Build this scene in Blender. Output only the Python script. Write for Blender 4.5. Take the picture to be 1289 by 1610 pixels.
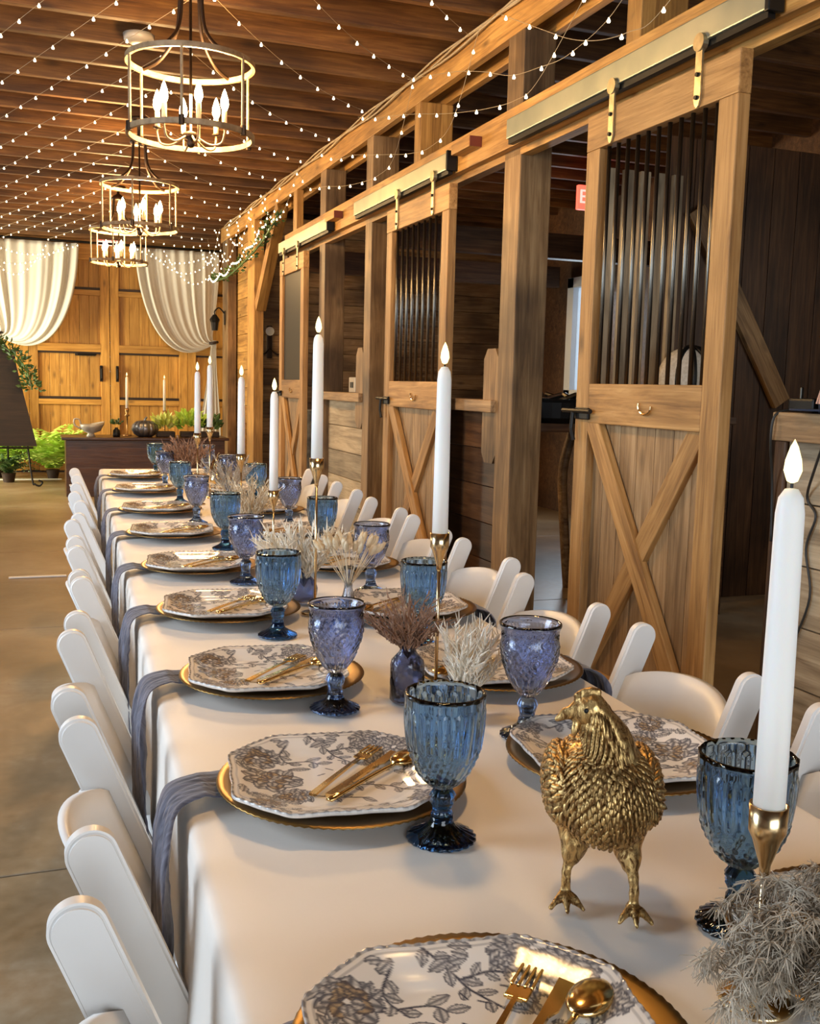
import bpy, bmesh, math, random
import numpy as np
from mathutils import Vector, Matrix, Euler
random.seed(7)
PI = math.pi
S = bpy.context.scene
COL = S.collection
for o in list(bpy.data.objects): bpy.data.objects.remove(o)

# ------------------------------------------------------------------ camera, world, lights, exposure
cd = bpy.data.cameras.new('camera'); cam = bpy.data.objects.new('camera', cd); COL.objects.link(cam)
cd.sensor_fit = 'VERTICAL'; cd.sensor_height = 24.0; cd.lens = 1600.0 / 1610.0 * 24.0
cd.clip_start = 0.02; cd.clip_end = 200
cx_ = Vector((0.93864, -0.34406, 0.02480)); cz_ = Vector((0.34394, 0.93069, -0.12292))   # right, forward (world)
_X = Vector((0.93864, -0.01929, 0.34438)); _Y = Vector((-0.34406, -0.12418, 0.93069)); _Z = Vector((0.0248, -0.99211, -0.12292))
# rows of R give camera axes in world space
right = Vector((_X[0], _Y[0], _Z[0])); down = Vector((_X[1], _Y[1], _Z[1])); fwd = Vector((_X[2], _Y[2], _Z[2]))
up = -down; back = -fwd
cam.matrix_world = Matrix(((right[0], up[0], back[0], 0), (right[1], up[1], back[1], 0), (right[2], up[2], back[2], 1.25), (0, 0, 0, 1)))
S.camera = cam
cd.dof.use_dof = False
S.view_settings.view_transform = 'Standard'; S.view_settings.look = 'None'
S.view_settings.exposure = 0.54; S.view_settings.gamma = 1.0; S.view_settings.use_curve_mapping = False
W = bpy.data.worlds.new('world'); S.world = W; W.use_nodes = True
W.node_tree.nodes['Background'].inputs[0].default_value = (0.72, 0.86, 1.0, 1); W.node_tree.nodes['Background'].inputs[1].default_value = 1.3

def area(name, loc, target, sx, sy, power, color):
    l = bpy.data.lights.new(name, 'AREA'); l.shape = 'RECTANGLE'; l.size = sx; l.size_y = sy; l.energy = power; l.color = color
    o = bpy.data.objects.new(name, l); COL.objects.link(o); o.location = loc
    o.rotation_euler = (Vector(target) - Vector(loc)).to_track_quat('-Z', 'Y').to_euler()
    return o
# daylight in through an added doorway behind the camera, the side doors of the aisle and the stall window
area('daylight_fill_front', (0.3, -3.85, 1.7), (0.6, 4, 0.9), 3.6, 2.6, 95, (0.88, 0.94, 1.0))  # general fill behind the camera, in an unseen doorway built for it
area('daylight_side_door', (-2.85, 2.3, 1.75), (1.2, 2.6, 0.9), 1.6, 1.9, 85, (0.70, 0.84, 1.0))
area('daylight_far_side_door', (-2.85, 12.4, 1.5), (0.6, 13.6, 0.6), 2.0, 2.2, 225, (1.0, 0.90, 0.62))
area('daylight_aisle_window', (-2.85, 7.5, 1.9), (1.2, 7.0, 1.0), 2.2, 1.0, 16, (1.0, 0.86, 0.62))
area('daylight_stall_window', (4.9, 8.8, 1.75), (3.0, 7.0, 1.0), .5, 0.9, 10, (0.75, 0.88, 1.0))
area('slat_fill', (4.9, 2.9, 1.8), (3.1, 5.0, 1.6), 1.0, 1.0, 9, (0.95, 0.9, 0.8))  # added fill that brightens the slats; no window opens here

# ------------------------------------------------------------------ materials
class NT:
    def __init__(s, name):
        s.m = bpy.data.materials.new(name); s.m.use_nodes = True; s.t = s.m.node_tree; s.b = s.t.nodes['Principled BSDF']
    def n(s, typ, **kw):
        nd = s.t.nodes.new(typ)
        for k, v in kw.items():
            if k.startswith('i_'):
                nd.inputs[k[2:].replace('_', ' ')].default_value = v
            else: setattr(nd, k, v)
        return nd
    def l(s, a, b): s.t.links.new(a, b)
    def math(s, op, a, b=None):
        m = s.t.nodes.new('ShaderNodeMath'); m.operation = op
        for i, v in enumerate((a, b)):
            if v is None: continue
            if isinstance(v, (int, float)): m.inputs[i].default_value = v
            else: s.l(v, m.inputs[i])
        return m.outputs[0]
    def ramp(s, fac, stops, interp='LINEAR'):
        r = s.t.nodes.new('ShaderNodeValToRGB'); r.color_ramp.interpolation = interp
        e = r.color_ramp.elements
        while len(e) < len(stops): e.new(0.5)
        for i, (p, c) in enumerate(stops): e[i].position = p; e[i].color = (*c, 1)
        s.l(fac, r.inputs[0]); return r.outputs[0]
    def bump(s, h, strength=0.3, dist=0.002):
        b = s.t.nodes.new('ShaderNodeBump'); b.inputs['Strength'].default_value = strength; b.inputs['Distance'].default_value = dist
        s.l(h, b.inputs['Height']); s.l(b.outputs[0], s.b.inputs['Normal'])

def plain(name, color, rough=0.5, metal=0.0, **kw):
    k = NT(name); k.b.inputs['Base Color'].default_value = (*color, 1)
    k.b.inputs['Roughness'].default_value = rough; k.b.inputs['Metallic'].default_value = metal
    for a, v in kw.items(): k.b.inputs[a.replace('_', ' ')].default_value = v
    return k.m

def noisy(name, c1, c2, scale=20, rough=0.6, metal=0.0, bump=0.0, bscale=None, detail=4, bdist=0.002, lo=0.35, hi=0.65):
    k = NT(name); tc = k.n('ShaderNodeTexCoord')
    no = k.n('ShaderNodeTexNoise', i_Scale=scale, i_Detail=detail); k.l(tc.outputs['Object'], no.inputs['Vector'])
    k.l(k.ramp(no.outputs['Fac'], [(lo, c1), (hi, c2)]), k.b.inputs['Base Color'])
    k.b.inputs['Roughness'].default_value = rough; k.b.inputs['Metallic'].default_value = metal
    if bump:
        n2 = k.n('ShaderNodeTexNoise', i_Scale=bscale or scale * 3, i_Detail=3); k.l(tc.outputs['Object'], n2.inputs['Vector'])
        k.bump(n2.outputs['Fac'], bump, bdist)
    return k.m

def wood(name, dark, mid, light, rough=0.55, stain=0.35, gs=1.0, staincol=None):
    """grain runs along local X; every plank gets its own offset"""
    k = NT(name); tc = k.n('ShaderNodeTexCoord'); oi = k.n('ShaderNodeObjectInfo'); ge = k.n('ShaderNodeNewGeometry')
    rnd = k.math('ADD', oi.outputs['Random'], ge.outputs['Random Per Island'])
    off = k.math('MULTIPLY', rnd, 37.0)
    cmb = k.n('ShaderNodeCombineXYZ'); k.l(off, cmb.inputs[0]); k.l(off, cmb.inputs[1]); k.l(off, cmb.inputs[2])
    add = k.n('ShaderNodeVectorMath', operation='ADD'); k.l(tc.outputs['Object'], add.inputs[0]); k.l(cmb.outputs[0], add.inputs[1])
    mp = k.n('ShaderNodeMapping'); mp.inputs['Scale'].default_value = (0.9 * gs, 11 * gs, 11 * gs); k.l(add.outputs[0], mp.inputs['Vector'])
    n1 = k.n('ShaderNodeTexNoise', i_Scale=2.2, i_Detail=6.0, i_Roughness=0.62, i_Distortion=0.8); k.l(mp.outputs[0], n1.inputs['Vector'])
    mp2 = k.n('ShaderNodeMapping'); mp2.inputs['Scale'].default_value = (2.5 * gs, 75 * gs, 75 * gs); k.l(add.outputs[0], mp2.inputs['Vector'])
    n2 = k.n('ShaderNodeTexNoise', i_Scale=1.6, i_Detail=3.0); k.l(mp2.outputs[0], n2.inputs['Vector'])
    # knots
    mp3 = k.n('ShaderNodeMapping'); mp3.inputs['Scale'].default_value = (2.6, 6.5, 6.5); k.l(add.outputs[0], mp3.inputs['Vector'])
    vo = k.n('ShaderNodeTexVoronoi', i_Scale=1.0, i_Randomness=1.0); k.l(mp3.outputs[0], vo.inputs['Vector'])
    kn = k.ramp(vo.outputs['Distance'], [(0.03, (1, 1, 1)), (0.17, (0, 0, 0))])
    n3 = k.n('ShaderNodeTexNoise', i_Scale=1.7, i_Detail=3.0); k.l(add.outputs[0], n3.inputs['Vector'])
    g = k.math('ADD', k.math('MULTIPLY', n1.outputs['Fac'], 0.72), k.math('MULTIPLY', n2.outputs['Fac'], 0.28))
    base = k.ramp(g, [(0.33, dark), (0.5, mid), (0.66, light)])
    mx = k.n('ShaderNodeMix', data_type='RGBA', blend_type='MULTIPLY'); k.l(base, mx.inputs[6])
    mx.inputs[0].default_value = stain * 1.6
    k.l(k.ramp(n3.outputs['Fac'], [(0.36, (0.35, 0.33, 0.32)), (0.56, (1, 1, 1))]), mx.inputs[7])
    mk = k.n('ShaderNodeMix', data_type='RGBA'); k.l(k.math('MULTIPLY', kn, 0.72), mk.inputs[0]); k.l(mx.outputs[2], mk.inputs[6])
    mk.inputs[7].default_value = (*(dark[i] * 0.4 for i in range(3)), 1)
    # plank to plank tone
    hv = k.n('ShaderNodeHueSaturation'); k.l(mk.outputs[2], hv.inputs['Color'])
    fr = k.math('FRACT', k.math('MULTIPLY', rnd, 7.31))
    k.l(k.math('ADD', k.math('MULTIPLY', fr, 0.42), 0.78), hv.inputs['Value'])
    k.l(hv.outputs[0], k.b.inputs['Base Color'])
    k.b.inputs['Roughness'].default_value = rough
    k.bump(g, 0.55, 0.004)
    return k.m

MAT = {}
MAT['timber'] = wood('timber', (0.20, 0.09, 0.020), (0.43, 0.22, 0.052), (0.62, 0.35, 0.10), stain=0.3)
MAT['post'] = wood('post_wood', (0.12, 0.062, 0.022), (0.27, 0.155, 0.062), (0.42, 0.27, 0.125), stain=0.6)
MAT['door'] = wood('door_wood', (0.20, 0.092, 0.026), (0.41, 0.215, 0.066), (0.57, 0.335, 0.125), stain=0.2)
MAT['panel'] = wood('panel_wood', (0.16, 0.088, 0.035), (0.34, 0.205, 0.092), (0.50, 0.34, 0.175), stain=0.35)
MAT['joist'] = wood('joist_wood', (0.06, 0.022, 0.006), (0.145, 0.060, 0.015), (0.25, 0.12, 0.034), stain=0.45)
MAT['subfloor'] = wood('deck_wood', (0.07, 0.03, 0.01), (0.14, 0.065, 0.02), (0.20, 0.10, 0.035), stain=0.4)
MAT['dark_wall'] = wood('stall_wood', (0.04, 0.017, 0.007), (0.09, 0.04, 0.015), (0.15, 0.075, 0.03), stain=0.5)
MAT['gray_wall'] = wood('gray_wood', (0.20, 0.14, 0.08), (0.38, 0.29, 0.18), (0.52, 0.42, 0.28), stain=0.4)
MAT['barn_door'] = wood('barn_door_wood', (0.34, 0.145, 0.022), (0.56, 0.275, 0.048), (0.70, 0.38, 0.085), stain=0.15)
MAT['chest'] = wood('chest_wood', (0.035, 0.012, 0.003), (0.065, 0.024, 0.006), (0.10, 0.04, 0.011), rough=0.3, stain=0.2)
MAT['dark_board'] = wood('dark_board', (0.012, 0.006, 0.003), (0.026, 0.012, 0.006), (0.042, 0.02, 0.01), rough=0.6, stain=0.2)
MAT['black'] = plain('black_metal', (0.012, 0.012, 0.012), 0.45, 0.6)
MAT['bar'] = plain('bar_metal', (0.16, 0.15, 0.13), 0.30, 1.0)
MAT['galv'] = noisy('galvanised', (0.30, 0.33, 0.27), (0.46, 0.47, 0.36), 3, 0.42, 0.75)
MAT['zinc'] = noisy('zinc_plate', (0.42, 0.36, 0.22), (0.62, 0.54, 0.36), 30, 0.35, 0.9)
MAT['redend'] = plain('red_end', (0.16, 0.03, 0.012), 0.6)
MAT['iron'] = plain('bronze_iron', (0.045, 0.028, 0.018), 0.4, 0.7)
MAT['ring'] = noisy('ring_wood', (0.22, 0.14, 0.07), (0.38, 0.27, 0.15), 25, 0.5)
MAT['sleeve'] = plain('candle_sleeve', (0.85, 0.72, 0.48), 0.5)
MAT['gold'] = plain('polished_gold', (0.86, 0.60, 0.25), 0.16, 1.0)
MAT['brass'] = plain('brass', (0.83, 0.62, 0.34), 0.22, 1.0)
MAT['charger'] = plain('charger_gold', (0.26, 0.155, 0.05), 0.36, 1.0)
MAT['resin'] = noisy('white_resin', (0.80, 0.785, 0.755), (0.84, 0.825, 0.80), 6, 0.38)
MAT['pad'] = plain('white_vinyl', (0.80, 0.785, 0.75), 0.45)
MAT['wax'] = plain('candle_wax', (0.88, 0.85, 0.80), 0.5, Subsurface_Weight=0.15)
MAT['brownfloral'] = noisy('brown_bloom', (0.18, 0.09, 0.05), (0.40, 0.25, 0.17), 40, 0.9)
MAT['straw'] = noisy('straw', (0.50, 0.36, 0.20), (0.80, 0.68, 0.48), 40, 0.9)
MAT['cream'] = noisy('cream_plume', (0.66, 0.58, 0.44), (0.88, 0.83, 0.72), 40, 0.9)
MAT['pampas'] = noisy('pampas', (0.30, 0.24, 0.17), (0.55, 0.48, 0.38), 50, 0.95)
MAT['fern'] = noisy('fern_green', (0.30, 0.52, 0.04), (0.68, 0.88, 0.18), 9, 0.55)
MAT['ivy'] = noisy('ivy_green', (0.025, 0.07, 0.015), (0.09, 0.17, 0.04), 9, 0.55)
MAT['yellowgreen'] = noisy('yellow_green', (0.45, 0.52, 0.08), (0.75, 0.80, 0.25), 9, 0.5)
MAT['pewter'] = plain('pewter', (0.20, 0.20, 0.22), 0.32, 0.85)
MAT['porcelain'] = plain('porcelain', (0.42, 0.38, 0.32), 0.3)
MAT['navy'] = plain('navy_cloth', (0.012, 0.02, 0.045), 0.85)
MAT['capbadge'] = plain('cap_badge', (0.62, 0.38, 0.30), 0.8)
MAT['cable'] = plain('cable_black', (0.02, 0.018, 0.015), 0.5)
MAT['whitepaint'] = plain('white_frame', (0.80, 0.83, 0.86), 0.4)
MAT['tape'] = plain('painted_floor_light', (0.85, 0.83, 0.78), 0.6)  # pale colour standing for light that falls on the floor
MAT['stone'] = noisy('grey_barrel', (0.20, 0.22, 0.22), (0.42, 0.44, 0.43), 14, 0.6, 0.3)
MAT['paper'] = plain('paper', (0.75, 0.70, 0.6), 0.8)
MAT['basket'] = noisy('weave', (0.65, 0.60, 0.50), (0.82, 0.78, 0.70), 60, 0.85)

def emis(name, color, strength, sampling=True):
    k = NT(name); k.b.inputs['Base Color'].default_value = (*color, 1); k.b.inputs['Emission Color'].default_value = (*color, 1)
    k.b.inputs['Emission Strength'].default_value = strength
    if not sampling:
        try: k.m.cycles.emission_sampling = 'NONE'
        except Exception: pass
    return k.m
MAT['fairy'] = emis('fairy_bulb', (1.0, 0.83, 0.55), 5.0, False)
MAT['flame'] = emis('candle_flame', (1.0, 0.84, 0.40), 1.3)
MAT['lampbulb'] = emis('lamp_bulb', (1.0, 0.80, 0.42), 26.0, False)
MAT['exitred'] = emis('exit_red', (1.0, 0.10, 0.06), 1.6)
MAT['wire'] = plain('string_wire', (0.42, 0.33, 0.20), 0.6)

def glass(name, color, rough=0.03, bump=0):
    k = NT(name); k.b.inputs['Base Color'].default_value = (*color, 1); k.b.inputs['Roughness'].default_value = rough
    k.b.inputs['Transmission Weight'].default_value = 1.0; k.b.inputs['IOR'].default_value = 1.45
    if bump:
        tc = k.n('ShaderNodeTexCoord'); v = k.n('ShaderNodeTexVoronoi', i_Scale=bump); k.l(tc.outputs['Object'], v.inputs['Vector'])
        k.bump(v.outputs['Distance'], 0.6, 0.0012)
    return k.m
MAT['teal'] = glass('teal_glass', (0.38, 0.58, 0.82))
MAT['tealdark'] = glass('teal_glass_thick', (0.035, 0.12, 0.29))
MAT['peri'] = glass('periwinkle_glass', (0.50, 0.60, 0.88), 0.05)
MAT['peridark'] = glass('periwinkle_glass_thick', (0.16, 0.26, 0.50), 0.05)
MAT['navyglass'] = glass('navy_glass', (0.34, 0.40, 0.60), 0.05, 110)
MAT['clearblue'] = glass('pale_blue_glass', (0.70, 0.76, 0.88), 0.03)
MAT['pane'] = glass('window_pane', (0.95, 0.98, 1.0), 0.0)

# cloth
k = NT('ivory_cloth'); tc = k.n('ShaderNodeTexCoord'); nz = k.n('ShaderNodeTexNoise', i_Scale=260.0, i_Detail=2.0); k.l(tc.outputs['Object'], nz.inputs['Vector'])
k.b.inputs['Base Color'].default_value = (0.83, 0.775, 0.70, 1); k.b.inputs['Roughness'].default_value = 0.55; k.b.inputs['Sheen Weight'].default_value = 0.2
k.bump(nz.outputs['Fac'], 0.15, 0.0006); MAT['cloth'] = k.m
k = NT('gauze'); tc = k.n('ShaderNodeTexCoord'); mp = k.n('ShaderNodeMapping'); mp.inputs['Scale'].default_value = (30, 260, 30); k.l(tc.outputs['Object'], mp.inputs['Vector'])
nz = k.n('ShaderNodeTexNoise', i_Scale=1.0, i_Detail=3.0); k.l(mp.outputs[0], nz.inputs['Vector'])
k.l(k.ramp(nz.outputs['Fac'], [(0.3, (0.045, 0.045, 0.065)), (0.7, (0.15, 0.155, 0.21))]), k.b.inputs['Base Color'])
k.b.inputs['Roughness'].default_value = 0.9; k.b.inputs['Sheen Weight'].default_value = 0.3; k.bump(nz.outputs['Fac'], 0.5, 0.002); MAT['gauze'] = k.m
k = NT('curtain_cloth'); k.b.inputs['Base Color'].default_value = (0.66, 0.63, 0.56, 1); k.b.inputs['Roughness'].default_value = 0.8
k.b.inputs['Sheen Weight'].default_value = 0.3; MAT['curtain'] = k.m
# concrete
k = NT('polished_concrete'); tc = k.n('ShaderNodeTexCoord')
nz = k.n('ShaderNodeTexNoise', i_Scale=0.9, i_Detail=5.0, i_Roughness=0.6); k.l(tc.outputs['Object'], nz.inputs['Vector'])
n2 = k.n('ShaderNodeTexNoise', i_Scale=28.0, i_Detail=4.0); k.l(tc.outputs['Object'], n2.inputs['Vector'])
g = k.math('ADD', k.math('MULTIPLY', nz.outputs['Fac'], 0.8), k.math('MULTIPLY', n2.outputs['Fac'], 0.2))
k.l(k.ramp(g, [(0.35, (0.17, 0.11, 0.05)), (0.52, (0.29, 0.20, 0.11)), (0.66, (0.42, 0.34, 0.23))]), k.b.inputs['Base Color'])
k.l(k.math('ADD', k.math('MULTIPLY', n2.outputs['Fac'], 0.25), 0.22), k.b.inputs['Roughness']); k.bump(n2.outputs['Fac'], 0.08, 0.002); MAT['floor'] = k.m
# hen gold
def patina(name, c1, c2, sc):
    k = NT(name); tc = k.n('ShaderNodeTexCoord')
    mp = k.n('ShaderNodeMapping'); mp.inputs['Scale'].default_value = (sc, sc, sc * 0.5); k.l(tc.outputs['Object'], mp.inputs['Vector'])
    nz = k.n('ShaderNodeTexNoise', i_Scale=1.0, i_Detail=5.0, i_Roughness=0.7, i_Distortion=1.2); k.l(mp.outputs[0], nz.inputs['Vector'])
    k.l(k.ramp(nz.outputs['Fac'], [(0.40, c1), (0.60, c2)]), k.b.inputs['Base Color']); k.b.inputs['Metallic'].default_value = 0.92
    k.l(k.ramp(nz.outputs['Fac'], [(0.4, (0.55, 0.55, 0.55)), (0.6, (0.28, 0.28, 0.28))]), k.b.inputs['Roughness'])
    k.bump(nz.outputs['Fac'], 0.7, 0.0015); return k.m
MAT['hen'] = patina('antique_gold', (0.14, 0.065, 0.02), (0.74, 0.50, 0.20), 130)
MAT['henleg'] = patina('antique_gold_leg', (0.12, 0.05, 0.02), (0.50, 0.30, 0.12), 260)
# plate
k = NT('toile_china'); at = k.n('ShaderNodeAttribute', attribute_name='ink'); sp = k.n('ShaderNodeSeparateColor'); k.l(at.outputs['Color'], sp.inputs[0])
m1 = k.n('ShaderNodeMix', data_type='RGBA'); k.l(sp.outputs[1], m1.inputs[0]); m1.inputs[6].default_value = (0.82, 0.78, 0.72, 1); m1.inputs[7].default_value = (0.52, 0.33, 0.12, 1)
m2 = k.n('ShaderNodeMix', data_type='RGBA'); k.l(sp.outputs[0], m2.inputs[0]); k.l(m1.outputs[2], m2.inputs[6]); m2.inputs[7].default_value = (0.045, 0.05, 0.075, 1)
k.l(m2.outputs[2], k.b.inputs['Base Color']); k.b.inputs['Roughness'].default_value = 0.12; MAT['china'] = k.m

# ------------------------------------------------------------------ helpers
def tag(o, label=None, cat=None, group=None, kind=None):
    if label: o['label'] = label
    if cat: o['category'] = cat
    if group: o['group'] = group
    if kind: o['kind'] = kind
    return o
def thing(name, label, cat, loc=(0, 0, 0), rot=(0, 0, 0), group=None):
    o = bpy.data.objects.new(name, None); COL.objects.link(o); o.empty_display_size = 0.05
    o.location = loc; o.rotation_euler = rot if not isinstance(rot, (int, float)) else (0, 0, rot)
    return tag(o, label, cat, group)
def obj(name, bm, mat, parent=None, loc=(0, 0, 0), rot=(0, 0, 0), smooth=False):
    if isinstance(bm, bmesh.types.BMesh):
        bmesh.ops.recalc_face_normals(bm, faces=bm.faces)
        me = bpy.data.meshes.new(name)
        if smooth:
            for f in bm.faces: f.smooth = True
        bm.to_mesh(me); bm.free(); me.materials.append(MAT[mat] if isinstance(mat, str) else mat)
    else: me = bm
    o = bpy.data.objects.new(name, me); COL.objects.link(o); o.location = loc
    if smooth == 'auto': me.set_sharp_from_angle(angle=0.7)
    if isinstance(rot, Matrix): o.rotation_euler = rot.to_euler()
    else: o.rotation_euler = rot
    if parent: o.parent = parent
    return o
def kids(o): return [c for c in bpy.data.objects if c.parent == o]
def dup(o, loc=None, rz=None, label=None, scale=None):
    def rec(s, p):
        c = s.copy(); COL.objects.link(c); c.parent = p
        for ch in CH.get(s.name, []): rec(ch, c)
        return c
    CH = {}
    for x in bpy.data.objects:
        if x.parent: CH.setdefault(x.parent.name, []).append(x)
    r = rec(o, None)
    if loc is not None: r.location = loc
    if rz is not None: r.rotation_euler = (0, 0, rz)
    if label: r['label'] = label
    if scale: r.scale = scale
    return r
def box(bm, c, s, rot=None, bev=0.0):
    r = bmesh.ops.create_cube(bm, size=1.0)
    vs = r['verts']
    M = Matrix.Translation(Vector(c)) @ (rot.to_4x4() if rot is not None else Matrix.Identity(4)) @ Matrix.Diagonal((*s, 1))
    bmesh.ops.transform(bm, matrix=M, verts=vs)
    if bev:
        es = list({e for v in vs for e in v.link_edges}); bmesh.ops.bevel(bm, geom=es, offset=bev, segments=2, affect='EDGES', profile=0.6)
def frame_from(d, side):
    x = Vector(d).normalized(); s = Vector(side); y = (s - x * s.dot(x)).normalized(); z = x.cross(y)
    return Matrix(((x[0], y[0], z[0]), (x[1], y[1], z[1]), (x[2], y[2], z[2])))
def timber(name, p0, p1, w, t, mat='timber', parent=None, side=(1, 0, 0), bev=0.004, label=None, cat=None, group=None, kind=None):
    """a squared timber from p0 to p1; w is its size along `side`, t across it"""
    p0, p1 = Vector(p0), Vector(p1); L = (p1 - p0).length
    bm = bmesh.new(); box(bm, (0, 0, 0), (L, w, t), bev=bev)
    o = obj(name, bm, mat, parent, (p0 + p1) / 2, frame_from(p1 - p0, side))
    if kind or label: tag(o, label, cat, group, kind)
    return o
def boards(name, origin, along, across, L, Wd, n, t, mat, parent=None, gap=0.004, kind=None, label=None, cat=None):
    """n planks lying side by side; local X along the planks"""
    M = frame_from(along, across); bm = bmesh.new(); w = Wd / n
    for i in range(n):
        box(bm, (L / 2, w * (i + 0.5), 0), (L, w - gap, t), bev=min(0.003, t * 0.2))
    o = obj(name, bm, mat, parent, origin, M)
    if kind or label: tag(o, label, cat, None, kind)
    return o
def tube(bm, pts, r, n=8, closed=False):
    pts = [Vector(p) for p in pts]; N = len(pts)
    rr = r if isinstance(r, (list, tuple)) else [r] * N
    rings = []; prev = None
    for i, p in enumerate(pts):
        a = pts[(i - 1) % N] if (closed or i > 0) else p; b = pts[(i + 1) % N] if (closed or i < N - 1) else p
        d = (b - a).normalized() if (b - a).length > 1e-9 else Vector((0, 0, 1))
        if prev is None:
            u = d.cross(Vector((0, 0, 1))); u = u if u.length > 1e-3 else d.cross(Vector((1, 0, 0)))
        else: u = prev - d * prev.dot(d)
        u.normalize(); prev = u; v = d.cross(u)
        rings.append([bm.verts.new(p + (u * math.cos(2 * PI * k / n) + v * math.sin(2 * PI * k / n)) * rr[i]) for k in range(n)])
    M = N if closed else N - 1
    for i in range(M):
        A, B = rings[i], rings[(i + 1) % N]
        for k in range(n): bm.faces.new((A[k], A[(k + 1) % n], B[(k + 1) % n], B[k]))
    if not closed:
        bm.faces.new(list(reversed(rings[0]))); bm.faces.new(rings[-1])
def lathe(bm, prof, n=48, fn=None, c=(0, 0, 0), cap=True):
    rings = []
    for (r, z) in prof:
        if r < 1e-6: rings.append([bm.verts.new((c[0], c[1], c[2] + z))]); continue
        row = []
        for k in range(n):
            a = 2 * PI * k / n; q = fn(r, z, a) if fn else r
            zz = z
            if isinstance(q, tuple): q, zz = q
            row.append(bm.verts.new((c[0] + q * math.cos(a), c[1] + q * math.sin(a), c[2] + zz)))
        rings.append(row)
    for A, B in zip(rings, rings[1:]):
        if len(A) == 1 and len(B) == 1: continue
        for k in range(n):
            k2 = (k + 1) % n
            if len(A) == 1: bm.faces.new((A[0], B[k2], B[k]))
            elif len(B) == 1: bm.faces.new((A[k], A[k2], B[0]))
            else: bm.faces.new((A[k], A[k2], B[k2], B[k]))
    if cap:
        if len(rings[0]) > 1: bm.faces.new(list(reversed(rings[0])))
        if len(rings[-1]) > 1: bm.faces.new(rings[-1])
def ellip(bm, c, r, rot=None, u=16, v=10):
    q = bmesh.ops.create_uvsphere(bm, u_segments=u, v_segments=v, radius=1.0)
    M = Matrix.Translation(Vector(c)) @ (rot.to_4x4() if rot is not None else Matrix.Identity(4)) @ Matrix.Diagonal((*r, 1))
    bmesh.ops.transform(bm, matrix=M, verts=q['verts'])
def poly(bm, pts, t, axis='y'):
    """extrude a closed 2-D outline (list of (a,b)) by thickness t; axis = extrusion axis, centred"""
    def P(a, b, d): return {'y': (a, d, b), 'x': (d, a, b), 'z': (a, b, d)}[axis]
    A = [bm.verts.new(P(a, b, -t / 2)) for a, b in pts]; B = [bm.verts.new(P(a, b, t / 2)) for a, b in pts]
    bm.faces.new(A); bm.faces.new(list(reversed(B))); n = len(pts)
    for i in range(n): bm.faces.new((A[i], A[(i + 1) % n], B[(i + 1) % n], B[i]))
def smoothstep(a, b, x):
    t = max(0, min(1, (x - a) / (b - a))); return t * t * (3 - 2 * t)
def catmull(pts, m=6):
    P = [Vector(p) for p in pts]; out = []
    for i in range(len(P) - 1):
        a = P[max(i - 1, 0)]; b = P[i]; c = P[i + 1]; d = P[min(i + 2, len(P) - 1)]
        for j in range(m):
            t = j / m
            out.append(0.5 * ((2 * b) + (c - a) * t + (2 * a - 5 * b + 4 * c - d) * t * t + (3 * b - a - 3 * c + d) * t ** 3))
    out.append(P[-1]); return out
ORD = ['front', 'second', 'third', 'fourth', 'fifth', 'sixth', 'seventh', 'eighth', 'ninth', 'tenth', 'eleventh']

# ------------------------------------------------------------------ the setting
HC = 3.26      # underside of deck
YB = 14.3
XL, XR = -3.0, 5.1
bm = bmesh.new()
ys = [-4.2, 2.62, 5.32, 7.7, 10.4, 12.9, YB + 0.2]
for a, b in zip(ys, ys[1:]): box(bm, (1.05, (a + b) / 2, -0.05), (8.4, b - a - 0.008, 0.1), bev=0.003)
box(bm, (1.05, 5.0, -0.12), (8.5, 19.2, 0.1))
tag(obj('floor', bm, 'floor'), kind='structure')
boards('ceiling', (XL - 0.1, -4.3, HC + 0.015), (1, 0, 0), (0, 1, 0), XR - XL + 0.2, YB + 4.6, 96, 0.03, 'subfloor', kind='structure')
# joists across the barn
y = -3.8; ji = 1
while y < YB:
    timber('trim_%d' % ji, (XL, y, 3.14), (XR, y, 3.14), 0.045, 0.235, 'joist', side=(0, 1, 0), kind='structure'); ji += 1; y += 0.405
def hwall(name, origin, along, L, H, mat, bw=0.15, t=0.03):
    return boards(name, origin, along, (0, 0, 1), L, H, max(1, round(H / bw)), t, mat, kind='structure')
# left wall with its side doorways (two openings), front wall with the unseen doorway built for the fill
bm = bmesh.new()
def lw(y0, y1, z0, z1): box(bm, (XL - 0.05, (y0 + y1) / 2, (z0 + z1) / 2), (0.1, y1 - y0, z1 - z0))
lw(-4.2, 1.4, 0, HC); lw(1.4, 3.2, 2.75, HC); lw(3.2, 6.3, 0, HC); lw(6.3, 8.7, 2.5, HC); lw(6.3, 8.7, 0, 1.35); lw(8.7, 11.3, 0, HC); lw(11.3, 13.5, 2.8, HC); lw(13.5, YB + .2, 0, HC)
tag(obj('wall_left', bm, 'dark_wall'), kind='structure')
bm = bmesh.new()
box(bm, (-2.3, -4.1, HC / 2), (1.5, 0.1, HC)); box(bm, (3.7, -4.1, HC / 2), (2.8, 0.1, HC)); box(bm, (0.35, -4.1, 3.14), (3.9, 0.1, 0.24))
tag(obj('wall_front', bm, 'dark_wall'), kind='structure')
hwall('wall_back', (XL, YB + 0.1, 0), (1, 0, 0), XR - XL, HC, 'timber', 0.19, 0.06)
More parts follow.
